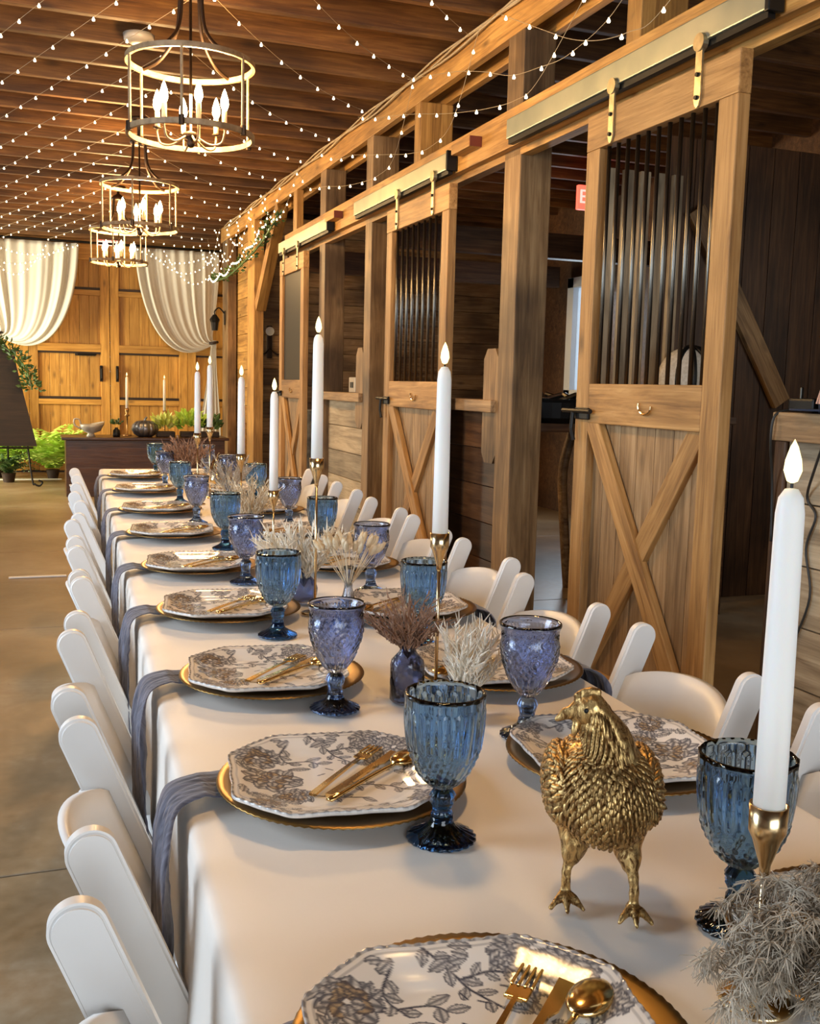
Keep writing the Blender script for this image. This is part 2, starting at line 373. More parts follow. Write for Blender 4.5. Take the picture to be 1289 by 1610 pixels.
# outer wall of the stalls with the window opening
bm = bmesh.new()
box(bm, (5.1, 2.10, HC / 2), (0.08, 12.7, HC)); box(bm, (5.1, 11.85, HC / 2), (0.08, 5.3, HC))
box(bm, (5.1, 8.825, 0.59), (0.08, .75, 1.18)); box(bm, (5.1, 8.825, 2.79), (0.08, .75, 0.94))
tag(obj('wall_right', bm, 'dark_wall'), kind='structure')
w1 = bpy.data.objects.new('window_1', None); COL.objects.link(w1); w1.location = (5.08, 8.825, 1.75); tag(w1, kind='structure')
bm = bmesh.new()
for (yy, zz, sy, sz) in ((-.31, 0, .12, 1.2), (.31, 0, .12, 1.2), (0, .55, .74, .1), (0, -.55, .74, .1), (0, 0, .04, 1.1)): box(bm, (0, yy, zz), (0.12, sy, sz), bev=.004)
obj('window_frame', bm, 'whitepaint', w1)
bm = bmesh.new(); box(bm, (0, 0, 0), (0.006, .56, 1.05)); obj('pane', bm, 'pane', w1)

# end wall doors -----------------------------------------------------
def barn_leaf(n, x0, x1, handle_x):
    d = bpy.data.objects.new('door_%d' % n, None); COL.objects.link(d); d.location = (x0, YB - 0.03, 0); tag(d, kind='structure')
    w = x1 - x0
    boards('door_panel', (0.0, 0.03, 0.03), (0, 0, 1), (1, 0, 0), 2.95, w, max(3, int(w / .12)), 0.03, 'barn_door', d, gap=0.003)
    sw = 0.11
    for x in (sw / 2, w - sw / 2): timber('stile', (x, -0.01, 0.03), (x, -0.01, 2.98), sw, 0.045, 'barn_door', d, side=(1, 0, 0))
    for z, h in ((0.12, .2), (0.93, .07), (1.64, .10), (2.36, .07), (2.88, .2)):
        timber('rail', (sw, -0.01, z), (w - sw, -0.01, z), 0.045, h, 'barn_door', d, side=(0, 1, 0))
    for z in (.97, 1.69 - .12, 2.40):  # dark strips standing in for shade along the panel rails
        bm = bmesh.new(); box(bm, (w / 2, -.004, z + .012), (w - 2 * sw - .01, 0.03, 0.035)); obj('painted_shade_strip', bm, 'dark_board', d)
    if handle_x is not None:
        bm = bmesh.new(); box(bm, (handle_x, -0.045, 1.31), (0.04, 0.02, 0.21), bev=.006)
        tube(bm, [(handle_x, -.05, 1.23), (handle_x, -.085, 1.25), (handle_x, -.085, 1.37), (handle_x, -.05, 1.39)], .011, 8)
        obj('door_handle', bm, 'black', d)
def slide_bolt(d):
    bm = bmesh.new(); box(bm, (.70, -.045, 1.555), (.26, .02, .035), bev=.005); tube(bm, [(.60, -.06, 1.555), (.84, -.06, 1.555)], .008, 8); obj('slide_bolt', bm, 'black', d)
barn_leaf(1, -0.98, -0.06, None); barn_leaf(2, -0.055, 0.955, .955 + .055 - .11); barn_leaf(3, 0.965, 1.975, 0.085); barn_leaf(4, 1.98, 2.9, None)

slide_bolt(bpy.data.objects['door_2'])
# ------------------------------------------------------------------ right-hand timber frame
PX = 2.10
def post(y0, y1, z0, z1, wd, label, mat='post', x=PX):
    return timber('timber_post', (x + wd / 2, (y0 + y1) / 2, z0), (x + wd / 2, (y0 + y1) / 2, z1), wd, y1 - y0, mat, side=(1, 0, 0), bev=.006, label=label, cat='post')
post(4.34, 4.51, 0, 2.86, .16, 'thick weathered timber post, the nearest standing free beside the open stall')
post(6.53, 6.67, 0, 2.86, .18, 'weathered dark-stained timber post between the middle stall door and the candle with the highest flame')
post(7.68, 7.84, 0, 2.86, .16, 'timber post beside the farthest stall door')
post(5.66, 5.76, 2.50, 2.86, .20, 'short timber stub between the two beams above the middle stall door', 'timber')
post(3.38, 3.48, 2.50, 2.86, .20, 'short timber stub between the two beams above the nearest stall door', 'timber')
post(8.60, 8.72, 0, 2.86, .06, 'thin timber upright at the far end of the door rail', 'timber')
post(10.36, 10.70, 0, 2.86, .10, 'honey-coloured post at the corner before the far board wall', 'timber')
post(11.85, 12.2, 0, 2.86, .10, 'dark brown post on the far wall nearest the curtain', 'post')
post(2.51, 2.56, 0, 1.11, .05, 'short dark post under the end of the right-edge sill', 'dark_wall', 2.14)
timber('header_beam', (PX + .02, -3.9, 2.94), (PX + .02, 12.3, 2.94), .045, .165, 'timber', side=(1, 0, 0), label='long top beam carrying the ceiling joists along the stalls', cat='beam')
timber('header_beam', (PX + .17, -3.9, 2.94), (PX + .17, 12.3, 2.94), .045, .165, 'timber', side=(1, 0, 0), label='second top beam just behind the one with the cable bundle', cat='beam')
timber('door_rail', (PX - .02, -1.0, 2.425), (PX - .02, 8.85, 2.425), .045, .17, 'timber', side=(1, 0, 0), label='long honey-coloured rail board that the stall doors hang from', cat='rail')
timber('rail_ledge', (PX + .03, -1.0, 2.325), (PX + .03, 8.85, 2.325), .06, .035, 'timber', side=(1, 0, 0), label='thin ledge strip under the long door rail board', cat='ledge')
for (a, b, lab) in ((2.56, 4.29, 'grey metal box track above the nearest stall door'), (5.0, 6.62, 'grey metal box track above the middle stall door'), (7.28, 8.84, 'grey metal box track above the farthest stall door')):
    t = thing('door_track', lab, 'track')
    bm = bmesh.new(); box(bm, (PX - .075, (a + b) / 2, 2.395), (.05, b - a, .085), bev=.004); obj('track_box', bm, 'galv', t)
    bm = bmesh.new(); box(bm, (PX - .075, (a + b) / 2, 2.342), (.026, b - a, .02)); obj('track_slot', bm, 'black', t)
    bm = bmesh.new(); box(bm, (PX - .077, a - .012, 2.395), (.056, .02, .1), bev=.004); obj('end_cap', bm, 'black', t)
for yy, lab in ((4.72, 'small wooden stop block on the rail between the near and middle tracks'), (7.1, 'small wooden stop block on the rail beside the farthest track')):
    o = timber('stop_block', (PX - .075, yy - .03, 2.43), (PX - .075, yy + .20, 2.43), .065, .05, 'timber', side=(1, 0, 0), label=lab, cat='block')
    bm = bmesh.new(); box(bm, (-.119, 0, 0), (.004, .063, .048)); obj('painted_end', bm, 'redend', o)
# bevelled gusset boards on posts
for (y0, z0, z1, lab) in ((4.59, .88, 1.44, 'rough gusset board fixed left of the nearest thick post'), (6.75, .95, 1.5, 'rough gusset board fixed beside the middle dark-stained post')):
    bm = bmesh.new(); w = .17; h = z1 - z0
    poly(bm, [(0, -w / 2 + .04), (.05, -w / 2), (h - .05, -w / 2), (h, -w / 2 + .04), (h, w / 2 - .04), (h - .05, w / 2), (.05, w / 2), (0, w / 2 - .04)], .035, 'z')
    tag(obj('gusset_board', bm, 'post', None, (PX + .02, y0, z0), frame_from((0, 0, 1), (0, 1, 0))), lab, 'board')
# half walls with sills
def half_wall(y0, y1, ztop, lab, mat, capz=.06, x=PX + .03, extra=None):
    t = thing('half_wall', lab, 'low wall', (x, y0, 0))
    boards('wall_boards', (0.03, 0, 0), (0, 1, 0), (0, 0, 1), y1 - y0, ztop - capz, 6, .03, mat, t)
    timber('sill', (0.03, -.0, ztop - capz / 2), (0.03, y1 - y0, ztop - capz / 2), .17, capz, 'panel', t, side=(1, 0, 0), bev=.005)
    return t
half_wall(0.2, 2.5, 1.20, 'board half wall with a pale sill at the right edge, behind the nearest candle', 'gray_wall', .085)
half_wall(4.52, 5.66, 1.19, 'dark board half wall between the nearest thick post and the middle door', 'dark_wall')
half_wall(6.68, 7.67, 1.19, 'rough grey board half wall beyond the middle dark-stained post', 'gray_wall')
# far board partition facing the table, and the solid wall beyond
hwall('wall_partition', (PX + .03, 10.75, 0), (1, 0, 0), 2.95, HC - .3, 'post', .17)
hwall('wall_right_far', (PX + .13, 10.8, 0), (0, 1, 0), 1.5, HC - .3, 'timber', .2)
hwall('wall_right_end', (2.62, 12.3, 0), (0, 1, 0), 2.0, HC - .3, 'timber', .2)
hwall('wall_return', (2.26, 12.32, 0), (1, 0, 0), .36, HC - .3, 'timber', .2)
timber('diagonal_brace', (PX + .05, 10.3, 2.0), (PX + .05, 9.35, 2.86), .10, .12, 'timber', side=(1, 0, 0), label='diagonal brace rising to the top beam at the far corner', cat='brace')
timber('overhead_beam', (PX + .05, 9.2, 2.35), (4.9, 9.2, 2.35), .12, .2, 'dark_wall', side=(0, 1, 0), label='dark cross beam inside the far open bay', cat='beam')

# stall doors --------------------------------------------------------
def stall_door(y0, y1, label, nb, latch=True, panelled=False):
    d = thing('stall_door', label, 'stall door', (PX - .075, y0, 0.03), group='sliding stall doors')
    w = y1 - y0; zt = 2.25; zr = 1.10; sw = .095
    for yy in (sw / 2, w - sw / 2): timber('stile', (0, yy, 0), (0, yy, zt - .13), .045, sw, 'door', d, side=(1, 0, 0))
    timber('top_rail', (0, 0, zt - .065), (0, w, zt - .065), .048, .13, 'door', d, side=(1, 0, 0))
    timber('middle_rail', (0, sw, zr + .07), (0, w - sw, zr + .07), .045, .15, 'door', d, side=(1, 0, 0))
    timber('bottom_rail', (0, sw, .07), (0, w - sw, .07), .045, .14, 'door', d, side=(1, 0, 0))
    boards('panel_boards', (0.022, sw * .6, .02), (0, 0, 1), (0, 1, 0), zr, w - sw * 1.2, 7, .018, 'panel', d, gap=.003)
    a = (0, sw + .03, .15); b = (0, w - sw - .03, zr - .01)
    timber('brace', (-.006, w - sw - .012, zr + .02), (-.006, sw + .012, .12), .03, .085, 'door', d, side=(1, 0, 0))
    timber('brace', (.004, sw + .012, zr + .02), (.004, w - sw - .012, .12), .028, .085, 'door', d, side=(1, 0, 0))
    if panelled:
        bm = bmesh.new(); box(bm, (.005, w / 2, 1.68), (.012, w - 2 * sw, .88)); obj('screen_panel', bm, 'black', d)
    for i in range(nb):
        yy = sw + (w - 2 * sw) * (i + .5) / nb
        bm = bmesh.new(); tube(bm, [(0.0, yy, zr + .12), (0.0, yy, zt - .11)], .008, 10); obj('bar', bm, 'bar', d, smooth=True)
    for yy in (w * .22, w * .80):
        bm = bmesh.new(); o2 = []
        pts = [(-.024 + .024 * math.cos(t), -.10 + .024 * math.sin(t)) for t in []]
        out = [(-.021, .10), (-.021, -.085), (-.012, -.105), (0, -.112), (.012, -.105), (.021, -.085), (.021, .10)]
        poly(bm, [(a_ * .8, b_) for a_, b_ in out], .007, 'x'); bmesh.ops.translate(bm, verts=bm.verts, vec=(-.029, yy, zt - .02))
        h = obj('hanger', bm, 'zinc', d)
        bm = bmesh.new(); tube(bm, [(-.038, yy, zt + .068), (-.018, yy, zt + .068)], .028, 16); obj('wheel', bm, 'zinc', h)
        bm = bmesh.new()
        for zz in (-.03, -.10): tube(bm, [(-.04, yy, zt + zz), (-.03, yy, zt + zz)], .007, 8)
        obj('bolt', bm, 'black', h)
    if latch:
        bm = bmesh.new(); box(bm, (-.03, w - sw * .7, zr + .03), (.012, .10, .045), bev=.004)
        tube(bm, [(-.045, w - sw * 1.6, zr + .04), (-.045, w + .06, zr + .04)], .009, 8)
        tube(bm, [(-.045, w - sw * .2, zr + .04), (-.05, w - sw * .2, zr - .03), (-.045, w - sw * .35, zr - .075)], .008, 8)
        obj('latch', bm, 'black', d)
        bm = bmesh.new(); tube(bm, [(-.03, w * .45 + .04 * math.cos(t), zr + .07 + .03 * math.sin(t)) for t in np.linspace(PI * 1.0, PI * 2.1, 10)], .0045, 6)
        obj('pull_ring', bm, 'brass', d)
    return d
stall_door(2.66, 3.56, 'nearest sliding stall door with eleven steel bars and a crossed lower panel', 11)
stall_door(4.95, 5.93, 'middle sliding stall door with thin bars above its crossed panel', 9)
stall_door(7.95, 8.78, 'farthest narrow stall door with a dark upper opening', 0, True, True)

# ------------------------------------------------------------------ inside the stalls
t = thing('slatted_partition', 'pale vertical slats seen through the bars of the nearest stall door', 'partition', (2.92, 5.0, 0))
for i in range(5):
    timber('slat', (.05 + i * .105, 0, .0), (.05 + i * .105, 0, 2.45), .062, .03, 'gray_wall', t, side=(1, 0, 0))
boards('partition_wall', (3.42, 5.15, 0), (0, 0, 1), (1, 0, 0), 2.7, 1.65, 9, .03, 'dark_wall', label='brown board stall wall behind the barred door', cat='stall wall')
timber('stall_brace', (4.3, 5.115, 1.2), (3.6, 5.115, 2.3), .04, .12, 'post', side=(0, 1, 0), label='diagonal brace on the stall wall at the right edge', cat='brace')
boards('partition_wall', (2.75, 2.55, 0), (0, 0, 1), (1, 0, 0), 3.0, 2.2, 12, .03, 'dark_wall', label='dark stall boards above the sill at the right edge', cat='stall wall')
timber('stall_post', (3.3, 2.5, 0), (3.3, 2.5, 3.0), .12, .12, 'dark_wall', side=(1, 0, 0), label='dark post in the stall right of the nearest door', cat='post')
timber('stall_post', (3.35, 6.9, 0), (3.35, 6.9, 3.0), .14, .14, 'post', side=(1, 0, 0), label='brown inner post left of the bright window', cat='post')
timber('stall_lintel', (2.3, 6.9, 2.3), (4.9, 6.9, 2.3), .1, .18, 'dark_wall', side=(0, 1, 0), label='dark cross timber above the bright window', cat='beam')
# drum on the stall ledge
t = thing('striped_drum', 'round black and cream striped bundle behind the nearest door bars', 'bundle', (3.42, 4.86, 1.12))
bm = bmesh.new(); ellip(bm, (0, 0, .19), (.17, .13, .19), u=32, v=20); obj('cloth_body', bm, 'basket', t, smooth=True)
for i in range(4):
    bm = bmesh.new(); a = -.9 + i * .6
    tube(bm, [(.172 * math.sin(a) * math.cos(q) + 0.02, .134 * math.cos(q) * math.cos(a) * -1, .19 + .193 * math.sin(q)) for q in np.linspace(-1.3, 1.45, 18)], .014, 8)
    obj('dark_stripe', bm, 'black', t, smooth=True)
t = thing('saddle_stand', 'wooden ledge shelf under the striped bundle behind the bars', 'stand', (3.42, 4.86, 0))
bm = bmesh.new(); box(bm, (0, 0, 1.10), (.5, .3, .04), bev=.005); obj('shelf_top', bm, 'dark_wall', t)
for sx in (-.2, .2):
    for sy in (-.11, .11): bm = bmesh.new(); box(bm, (sx, sy, .54), (.05, .05, 1.08)); obj('leg', bm, 'dark_wall', t)
# black tub on curved-leg table in the open stall
t = thing('serving_stand', 'wooden stand with curved legs inside the open stall', 'stand', (2.88, 5.45, 0))
bm = bmesh.new(); box(bm, (0, 0, 1.03), (.62, .42, .05), bev=.006); obj('stand_top', bm, 'dark_wall', t)
for sx in (-1, 1):
    for sy in (-1, 1):
        bm = bmesh.new(); tube(bm, catmull([(sx * .27, sy * .17, 1.0), (sx * .20, sy * .15, .75), (sx * .23, sy * .16, .4), (sx * .29, sy * .19, 0)]), [.03] * 19, 8); obj('leg', bm, 'post', t, smooth=True)
bm = bmesh.new(); lathe(bm, [(0, 0), (.22, 0), (.25, .03), (.26, .12), (.27, .14), (.25, .14), (.24, .12), (0, .12)], 32)
tag(obj('black_tub', bm, 'black', None, (2.88, 5.45, 1.055), smooth=False), 'black round tub with shiny rim on the curved-leg stand', 'tub')
bm = bmesh.new()
for i in range(9):
    a = i * .7; tube(bm, [(.15 * math.cos(a), .15 * math.sin(a), 0), (.17 * math.cos(a + .5), .17 * math.sin(a + .5), .025)], .016, 8)
tag(obj('silver_cans', bm, 'bar', None, (2.88, 5.45, 1.195)), 'shiny silver wrapped pieces heaped in the black tub', 'wrappers', kind='stuff')
# papers on the inner post
for dz, lab in ((0, 'small white note pinned to the inner post, the lower one'), (.28, 'tiny white note pinned high on the inner post')):
    bm = bmesh.new(); box(bm, (0, 0, 0), (.07, .004, .12 - dz * .2)); tag(obj('pinned_note', bm, 'paper', None, (3.36, 6.826, 1.36 + dz)), lab, 'note')
# exit signs
def text_mesh(s, size, mat, loc, rot, name='lettering', parent=None, ext=.004):
    c = bpy.data.curves.new(name, 'FONT'); c.body = s; c.size = size; c.extrude = ext; c.align_x = 'CENTER'; c.align_y = 'CENTER'
    o = bpy.data.objects.new('tmp', c); COL.objects.link(o); dg = bpy.context.evaluated_depsgraph_get(); dg.update()
    me = bpy.data.meshes.new_from_object(o.evaluated_get(dg)); bpy.data.objects.remove(o); bpy.data.curves.remove(c)
    me.materials.clear(); me.materials.append(MAT[mat]); q = bpy.data.objects.new(name, me); COL.objects.link(q); q.location = loc; q.rotation_euler = rot
    if parent: q.parent = parent
    return q
MAT['signwhite'] = emis('sign_face', (1.0, 0.72, 0.62), 0.7)
t = thing('exit_sign', 'glowing red EXIT sign hanging inside the open stall beside the window', 'sign', (4.24, 7.38, 2.77))
bm = bmesh.new(); box(bm, (0, 0, 0), (.32, .04, .19), bev=.006); obj('sign_face', bm, 'exitred', t)
text_mesh('EXIT', .15, 'signwhite', (0, -.024, 0), (PI / 2, 0, 0), 'lettering', t)
bm = bmesh.new(); box(bm, (0, 0, .172), (.02, .02, .165)); obj('hanger_rod', bm, 'black', t)
t = thing('exit_sign', 'red and white EXIT sign above the end doors, half hidden by the far chandelier', 'sign', (0.98, YB - .12, 3.08))
bm = bmesh.new(); box(bm, (0, 0, 0), (.36, .05, .22), bev=.006); obj('sign_face', bm, 'signwhite', t)
text_mesh('EXIT', .19, 'exitred', (0, -.03, 0), (PI / 2, 0, 0), 'lettering', t)

# cable bundle on the top beam, cable at the sill
bm = bmesh.new()
for k_ in range(3):
    pts = [(PX - .02 - .004 * k_, yy, 3.005 + .012 * math.sin(yy * 5 + k_ * 2) - .016 * k_) for yy in np.arange(-1, 12, .18)]
    tube(bm, pts, .006, 6)
tag(obj('cable_bundle', bm, 'wire', smooth=True), 'bundle of pale string-light wires running along the top beam', 'cable bundle')
bm = bmesh.new(); tube(bm, catmull([(2.12, 2.47, 1.208), (2.068, 2.48, 1.19), (2.066, 2.49, 1.11), (2.12, 2.535, .98), (2.134, 2.54, .8)]), .004, 6)
tag(obj('power_cord', bm, 'cable', smooth=True), 'thin dark cord hanging down off the sill beside the door', 'cord')
bm = bmesh.new(); tube(bm, catmull([(2.09, 2.24, 1.207), (2.066, 2.25, 1.17), (2.10, 2.34, 1.03), (2.138, 2.40, .95), (2.138, 2.36, .90), (2.138, 2.39, .8), (2.138, 2.36, .66), (2.138, 2.42, .5), (2.138, 2.47, .42), (2.138, 2.44, .1), (2.138, 2.36, .01)]), .004, 6)
tag(obj('power_cord', bm, 'cable', smooth=True), 'thin black cord snaking down the boards behind the nearest candle', 'cord')
# cap and black case on the sill
t = thing('baseball_cap', 'navy cap with a pale badge on the sill at the right edge', 'cap', (2.16, 2.27, 1.202), rot=2.6)
bm = bmesh.new(); lathe(bm, [(0.09, 0), (.092, .03), (.085, .07), (.06, .105), (.025, .122), (0, .125)], 28); obj('crown', bm, 'navy', t, smooth=True)
bm = bmesh.new(); poly(bm, [(.05 + .12 * math.cos(a), .08 * math.sin(a)) for a in np.linspace(-PI / 2, PI / 2, 14)], .005, 'z'); obj('visor', bm, 'navy', t, loc=(.0, 0, .008))
bm = bmesh.new(); poly(bm, [(-.028, -.03), (-.012, -.03), (0, .0), (.012, -.03), (.028, -.03), (.006, .038), (-.006, .038)], .004, 'x'); obj('badge', bm, 'capbadge', t, loc=(.0885, 0, .055), rot=(0, -.18, 0))
t = thing('black_case', 'flat black case lying on the sill beside the cap', 'case', (2.16, 2.425, 1.202))
bm = bmesh.new(); box(bm, (0, 0, .02), (.1, .11, .04), bev=.008); obj('case_body', bm, 'black', t)
bm = bmesh.new(); box(bm, (-.03, .02, .047), (.01, .008, .05), bev=.003); obj('silver_clip', bm, 'bar', t)
bm = bmesh.new(); box(bm, (0, 0, 0), (.02, .16, .11), bev=.008)
t_ = obj('outlet_box', bm, 'porcelain', None, (2.165, 7.1, 1.246)); tag(t_, 'small white box standing on the far half wall sill', 'box')
bm = bmesh.new(); box(bm, (-.012, 0, 0), (.004, .07, .04)); obj('dark_slot', bm, 'black', t_)

# ------------------------------------------------------------------ the long table
def xl(y): return .112 + .037 * y
def xr(y): return .828 + .034 * y
Y0, Y1 = .20, 5.75
TZ = .76
ANG = math.atan(.0355)
t = thing('banquet_table', 'long narrow banquet table hidden beneath the ivory cloth', 'table', (0, 0, 0))
bm = bmesh.new()
vs = [bm.verts.new(p) for p in [(xl(Y0) + .01, Y0 + .01, TZ - .035), (xr(Y0) - .01, Y0 + .01, TZ - .035), (xr(Y1) - .01, Y1 - .01, TZ - .035), (xl(Y1) + .01, Y1 - .01, TZ - .035)]]
f = bm.faces.new(vs); r = bmesh.ops.extrude_face_region(bm, geom=[f]); bmesh.ops.translate(bm, verts=[v for v in r['geom'] if isinstance(v, bmesh.types.BMVert)], vec=(0, 0, .03))
obj('tabletop', bm, 'resin', t)
for yy in (.45, 2.0, 2.2, 3.8, 4.0, 5.5):
    for xx in (xl(yy) + .12, xr(yy) - .12):
        bm = bmesh.new(); tube(bm, [(xx, yy, 0), (xx, yy, TZ - .03)], .014, 10); obj('leg', bm, 'iron', t)
# tablecloth
prof = []
drop = .225
for s_ in np.linspace(0, 1, 9): prof.append(('L', s_))
NX = 46
bm = bmesh.new(); rows = []
rnd = random.Random(3)
def wr(x, y):
    return .0022 * math.sin(3.1 * y + 7 * x) * math.sin(9 * x + 1.3 * y) + .0018 * math.sin(13 * y - 5 * x) * math.sin(2.7 * y + 4 * x)
ysamp = list(np.arange(Y0, Y1 + .001, .03))
for yy in ysamp:
    a, b = xl(yy), xr(yy); row = []
    fold = .005 * math.sin(yy * 14) + .003 * math.sin(yy * 31 + 1)
    for s_ in np.linspace(1, .12, 8): row.append((a - .004 - (fold + .004) * s_ * s_, yy, TZ - drop * s_ + .004 * math.sin(yy * 6) * s_))
    for q in np.linspace(0, PI / 2, 5)[1:]: row.append((a + .012 - .014 * math.cos(q), yy, TZ - .012 + .012 * math.sin(q)))
    for s_ in np.linspace(0, 1, NX)[1:-1]:
        x = a + .012 + (b - a - .024) * s_; row.append((x, yy, TZ + .0008 + max(-.0008, wr(x, yy) * min(1, 8 * s_, 8 * (1 - s_)))))
    for q in np.linspace(PI / 2, 0, 5)[:-1]: row.append((b - .012 + .014 * math.cos(q), yy, TZ - .012 + .012 * math.sin(q)))
    for s_ in np.linspace(.12, 1, 8): row.append((b + .004 + (fold + .004) * s_ * s_, yy, TZ - drop * s_))
    rows.append([bm.verts.new(p) for p in row])
for A, B in zip(rows, rows[1:]):
    for i in range(len(A) - 1): bm.faces.new((A[i], A[i + 1], B[i + 1], B[i]))
for R_, sg in ((rows[0], -1), (rows[-1], 1)):
    top = R_[12:-12]; low = [bm.verts.new((v.co.x, v.co.y + sg * .012, TZ - drop)) for v in top]
    for i in range(len(top) - 1): bm.faces.new((top[i], top[i + 1], low[i + 1], low[i]))
tag(obj('tablecloth', bm, 'cloth', smooth=True), 'long ivory tablecloth covering the narrow banquet table', 'tablecloth')
ZT = TZ + .0035

# chairs -------------------------------------------------------------
def make_chair():
    t = thing('folding_chair', 'x', 'chair', group='white folding chairs along the table')
    hw = .178; tn = .40; th = math.atan(tn)
    L = .80 / math.cos(th)
    for s in (-1, 1):
        bm = bmesh.new(); w = .026
        out = [(-w, .0), (-w, L - w)] + [(w * math.cos(a), L - w + w * math.sin(a)) for a in np.linspace(PI, 0, 26)[1:-1]] + [(w, L - w), (w, 0)]
        poly(bm, out, .022, 'y'); bmesh.ops.recalc_face_normals(bm, faces=bm.faces); bmesh.ops.bevel(bm, geom=[e for e in bm.edges if e.calc_face_angle(0) > 1.0], offset=.004, segments=3, affect='EDGES')
        M = Matrix.Rotation(-th, 4, 'Y'); bmesh.ops.transform(bm, matrix=M, verts=bm.verts); bmesh.ops.translate(bm, verts=bm.verts, vec=(.80 * tn, s * hw, .0))
        st = obj('back_post', bm, 'resin', t, smooth='auto')
        bm = bmesh.new(); pts0 = Vector((.27, s * (hw - .020), .555)); box(bm, pts0, (.022, .016, .075), rot=Matrix.Rotation(-th, 3, 'Y'), bev=.003); obj('hinge_bracket', bm, 'resin', st)
        bm = bmesh.new(); tube(bm, [pts0 + Vector((0, -s * .012, -.02)), pts0 + Vector((0, -s * .006, -.02))], .006, 8); obj('screw', bm, 'bar', st)
        # rear leg
        bm = bmesh.new(); tube2 = [Vector((.40, s * (hw - .035), .43)), Vector((.02, s * (hw - .035), .012))]
        d = tube2[1] - tube2[0]; box(bm, (tube2[0] + tube2[1]) / 2, (d.length, .020, .034), rot=frame_from(d, (0, 1, 0)), bev=.003); obj('leg', bm, 'resin', t)
    # curved back panel
    bm = bmesh.new(); N = 20; hz = .25
    def bp(u, v, off):
        y = (u * 2 - 1) * (hw - .012); bow = .045 * (1 - (2 * u - 1) ** 2)
        arch = .035 * (1 - (2 * u - 1) ** 2) ** .7; ztop = .70 + arch; zbot = .50 + .02 * (1 - (2 * u - 1) ** 2)
        z = zbot + (ztop - zbot) * v
        return Vector(((.80 - z) * tn - bow * .9 + off * math.cos(th) - .0, y, z + .0 * off))
    F, Bk = [], []
    for i in range(N + 1):
        F.append([bm.verts.new(bp(i / N, j / 6, .007)) for j in range(7)]); Bk.append([bm.verts.new(bp(i / N, j / 6, -.007)) for j in range(7)])
    for i in range(N):
        for j in range(6): bm.faces.new((F[i][j], F[i + 1][j], F[i + 1][j + 1], F[i][j + 1])); bm.faces.new((Bk[i][j], Bk[i][j + 1], Bk[i + 1][j + 1], Bk[i + 1][j]))
        bm.faces.new((F[i][6], F[i + 1][6], Bk[i + 1][6], Bk[i][6])); bm.faces.new((F[i][0], Bk[i][0], Bk[i + 1][0], F[i + 1][0]))
    for i in (0, N):
        for j in range(6): bm.faces.new((F[i][j], F[i][j + 1], Bk[i][j + 1], Bk[i][j]))
    obj('backrest', bm, 'resin', t, smooth=True)
    bm = bmesh.new(); box(bm, (.30, 0, .438), (.34, .315, .028), bev=.008); s_ = obj('seat', bm, 'resin', t)
    bm = bmesh.new(); box(bm, (.30, 0, .463), (.30, .285, .024), bev=.010); obj('seat_pad', bm, 'pad', t, smooth=True)
    bm = bmesh.new(); box(bm, (.065, 0, .10), (.018, 2 * hw - .08, .028), bev=.004); obj('stretcher', bm, 'resin', t)
    bm = bmesh.new(); box(bm, (.272, 0, .12), (.018, 2 * hw - .03, .028), bev=.004); obj('stretcher', bm, 'resin', t)
    return t
chair0 = make_chair()
LP = [.605, 1.12, 1.58, 2.08, 2.60, 3.19, 3.78, 4.46, 5.14]      # left settings
RP = [.615, 1.10, 1.52, 2.00, 2.55, 3.12, 3.72, 4.40, 5.08]      # right settings
LC = [.70, 1.20, 1.70, 2.21, 2.66, 3.20, 3.72, 4.40, 5.15]
RC = [.47, .97, 1.49, 2.03, 2.60, 3.15, 3.70, 4.36, 5.05]
first = True
for side, arr in (('left', LC), ('right', RC)):
    for i, yy in enumerate(arr):
        lab = 'white folding chair tucked in on the %s side of the table, %s' % (side, 'nearest the camera' if i == 0 else ORD[i] + ' from the front')
        if side == 'left': loc = (xl(yy) - .115 + .01 * math.sin(i * 2.3) - .012, yy, 0); rz = -ANG + .03 * math.sin(i * 1.7)
        else: loc = (xr(yy) + .215 + .018 * i * (1 if i > 3 else .3), yy, 0); rz = PI - ANG + .04 * math.sin(i * 2.1 + 1)
        if first: c = chair0; c.location = loc; c.rotation_euler = (0, 0, rz); c['label'] = lab; first = False
        else: dup(chair0, loc, rz, lab)

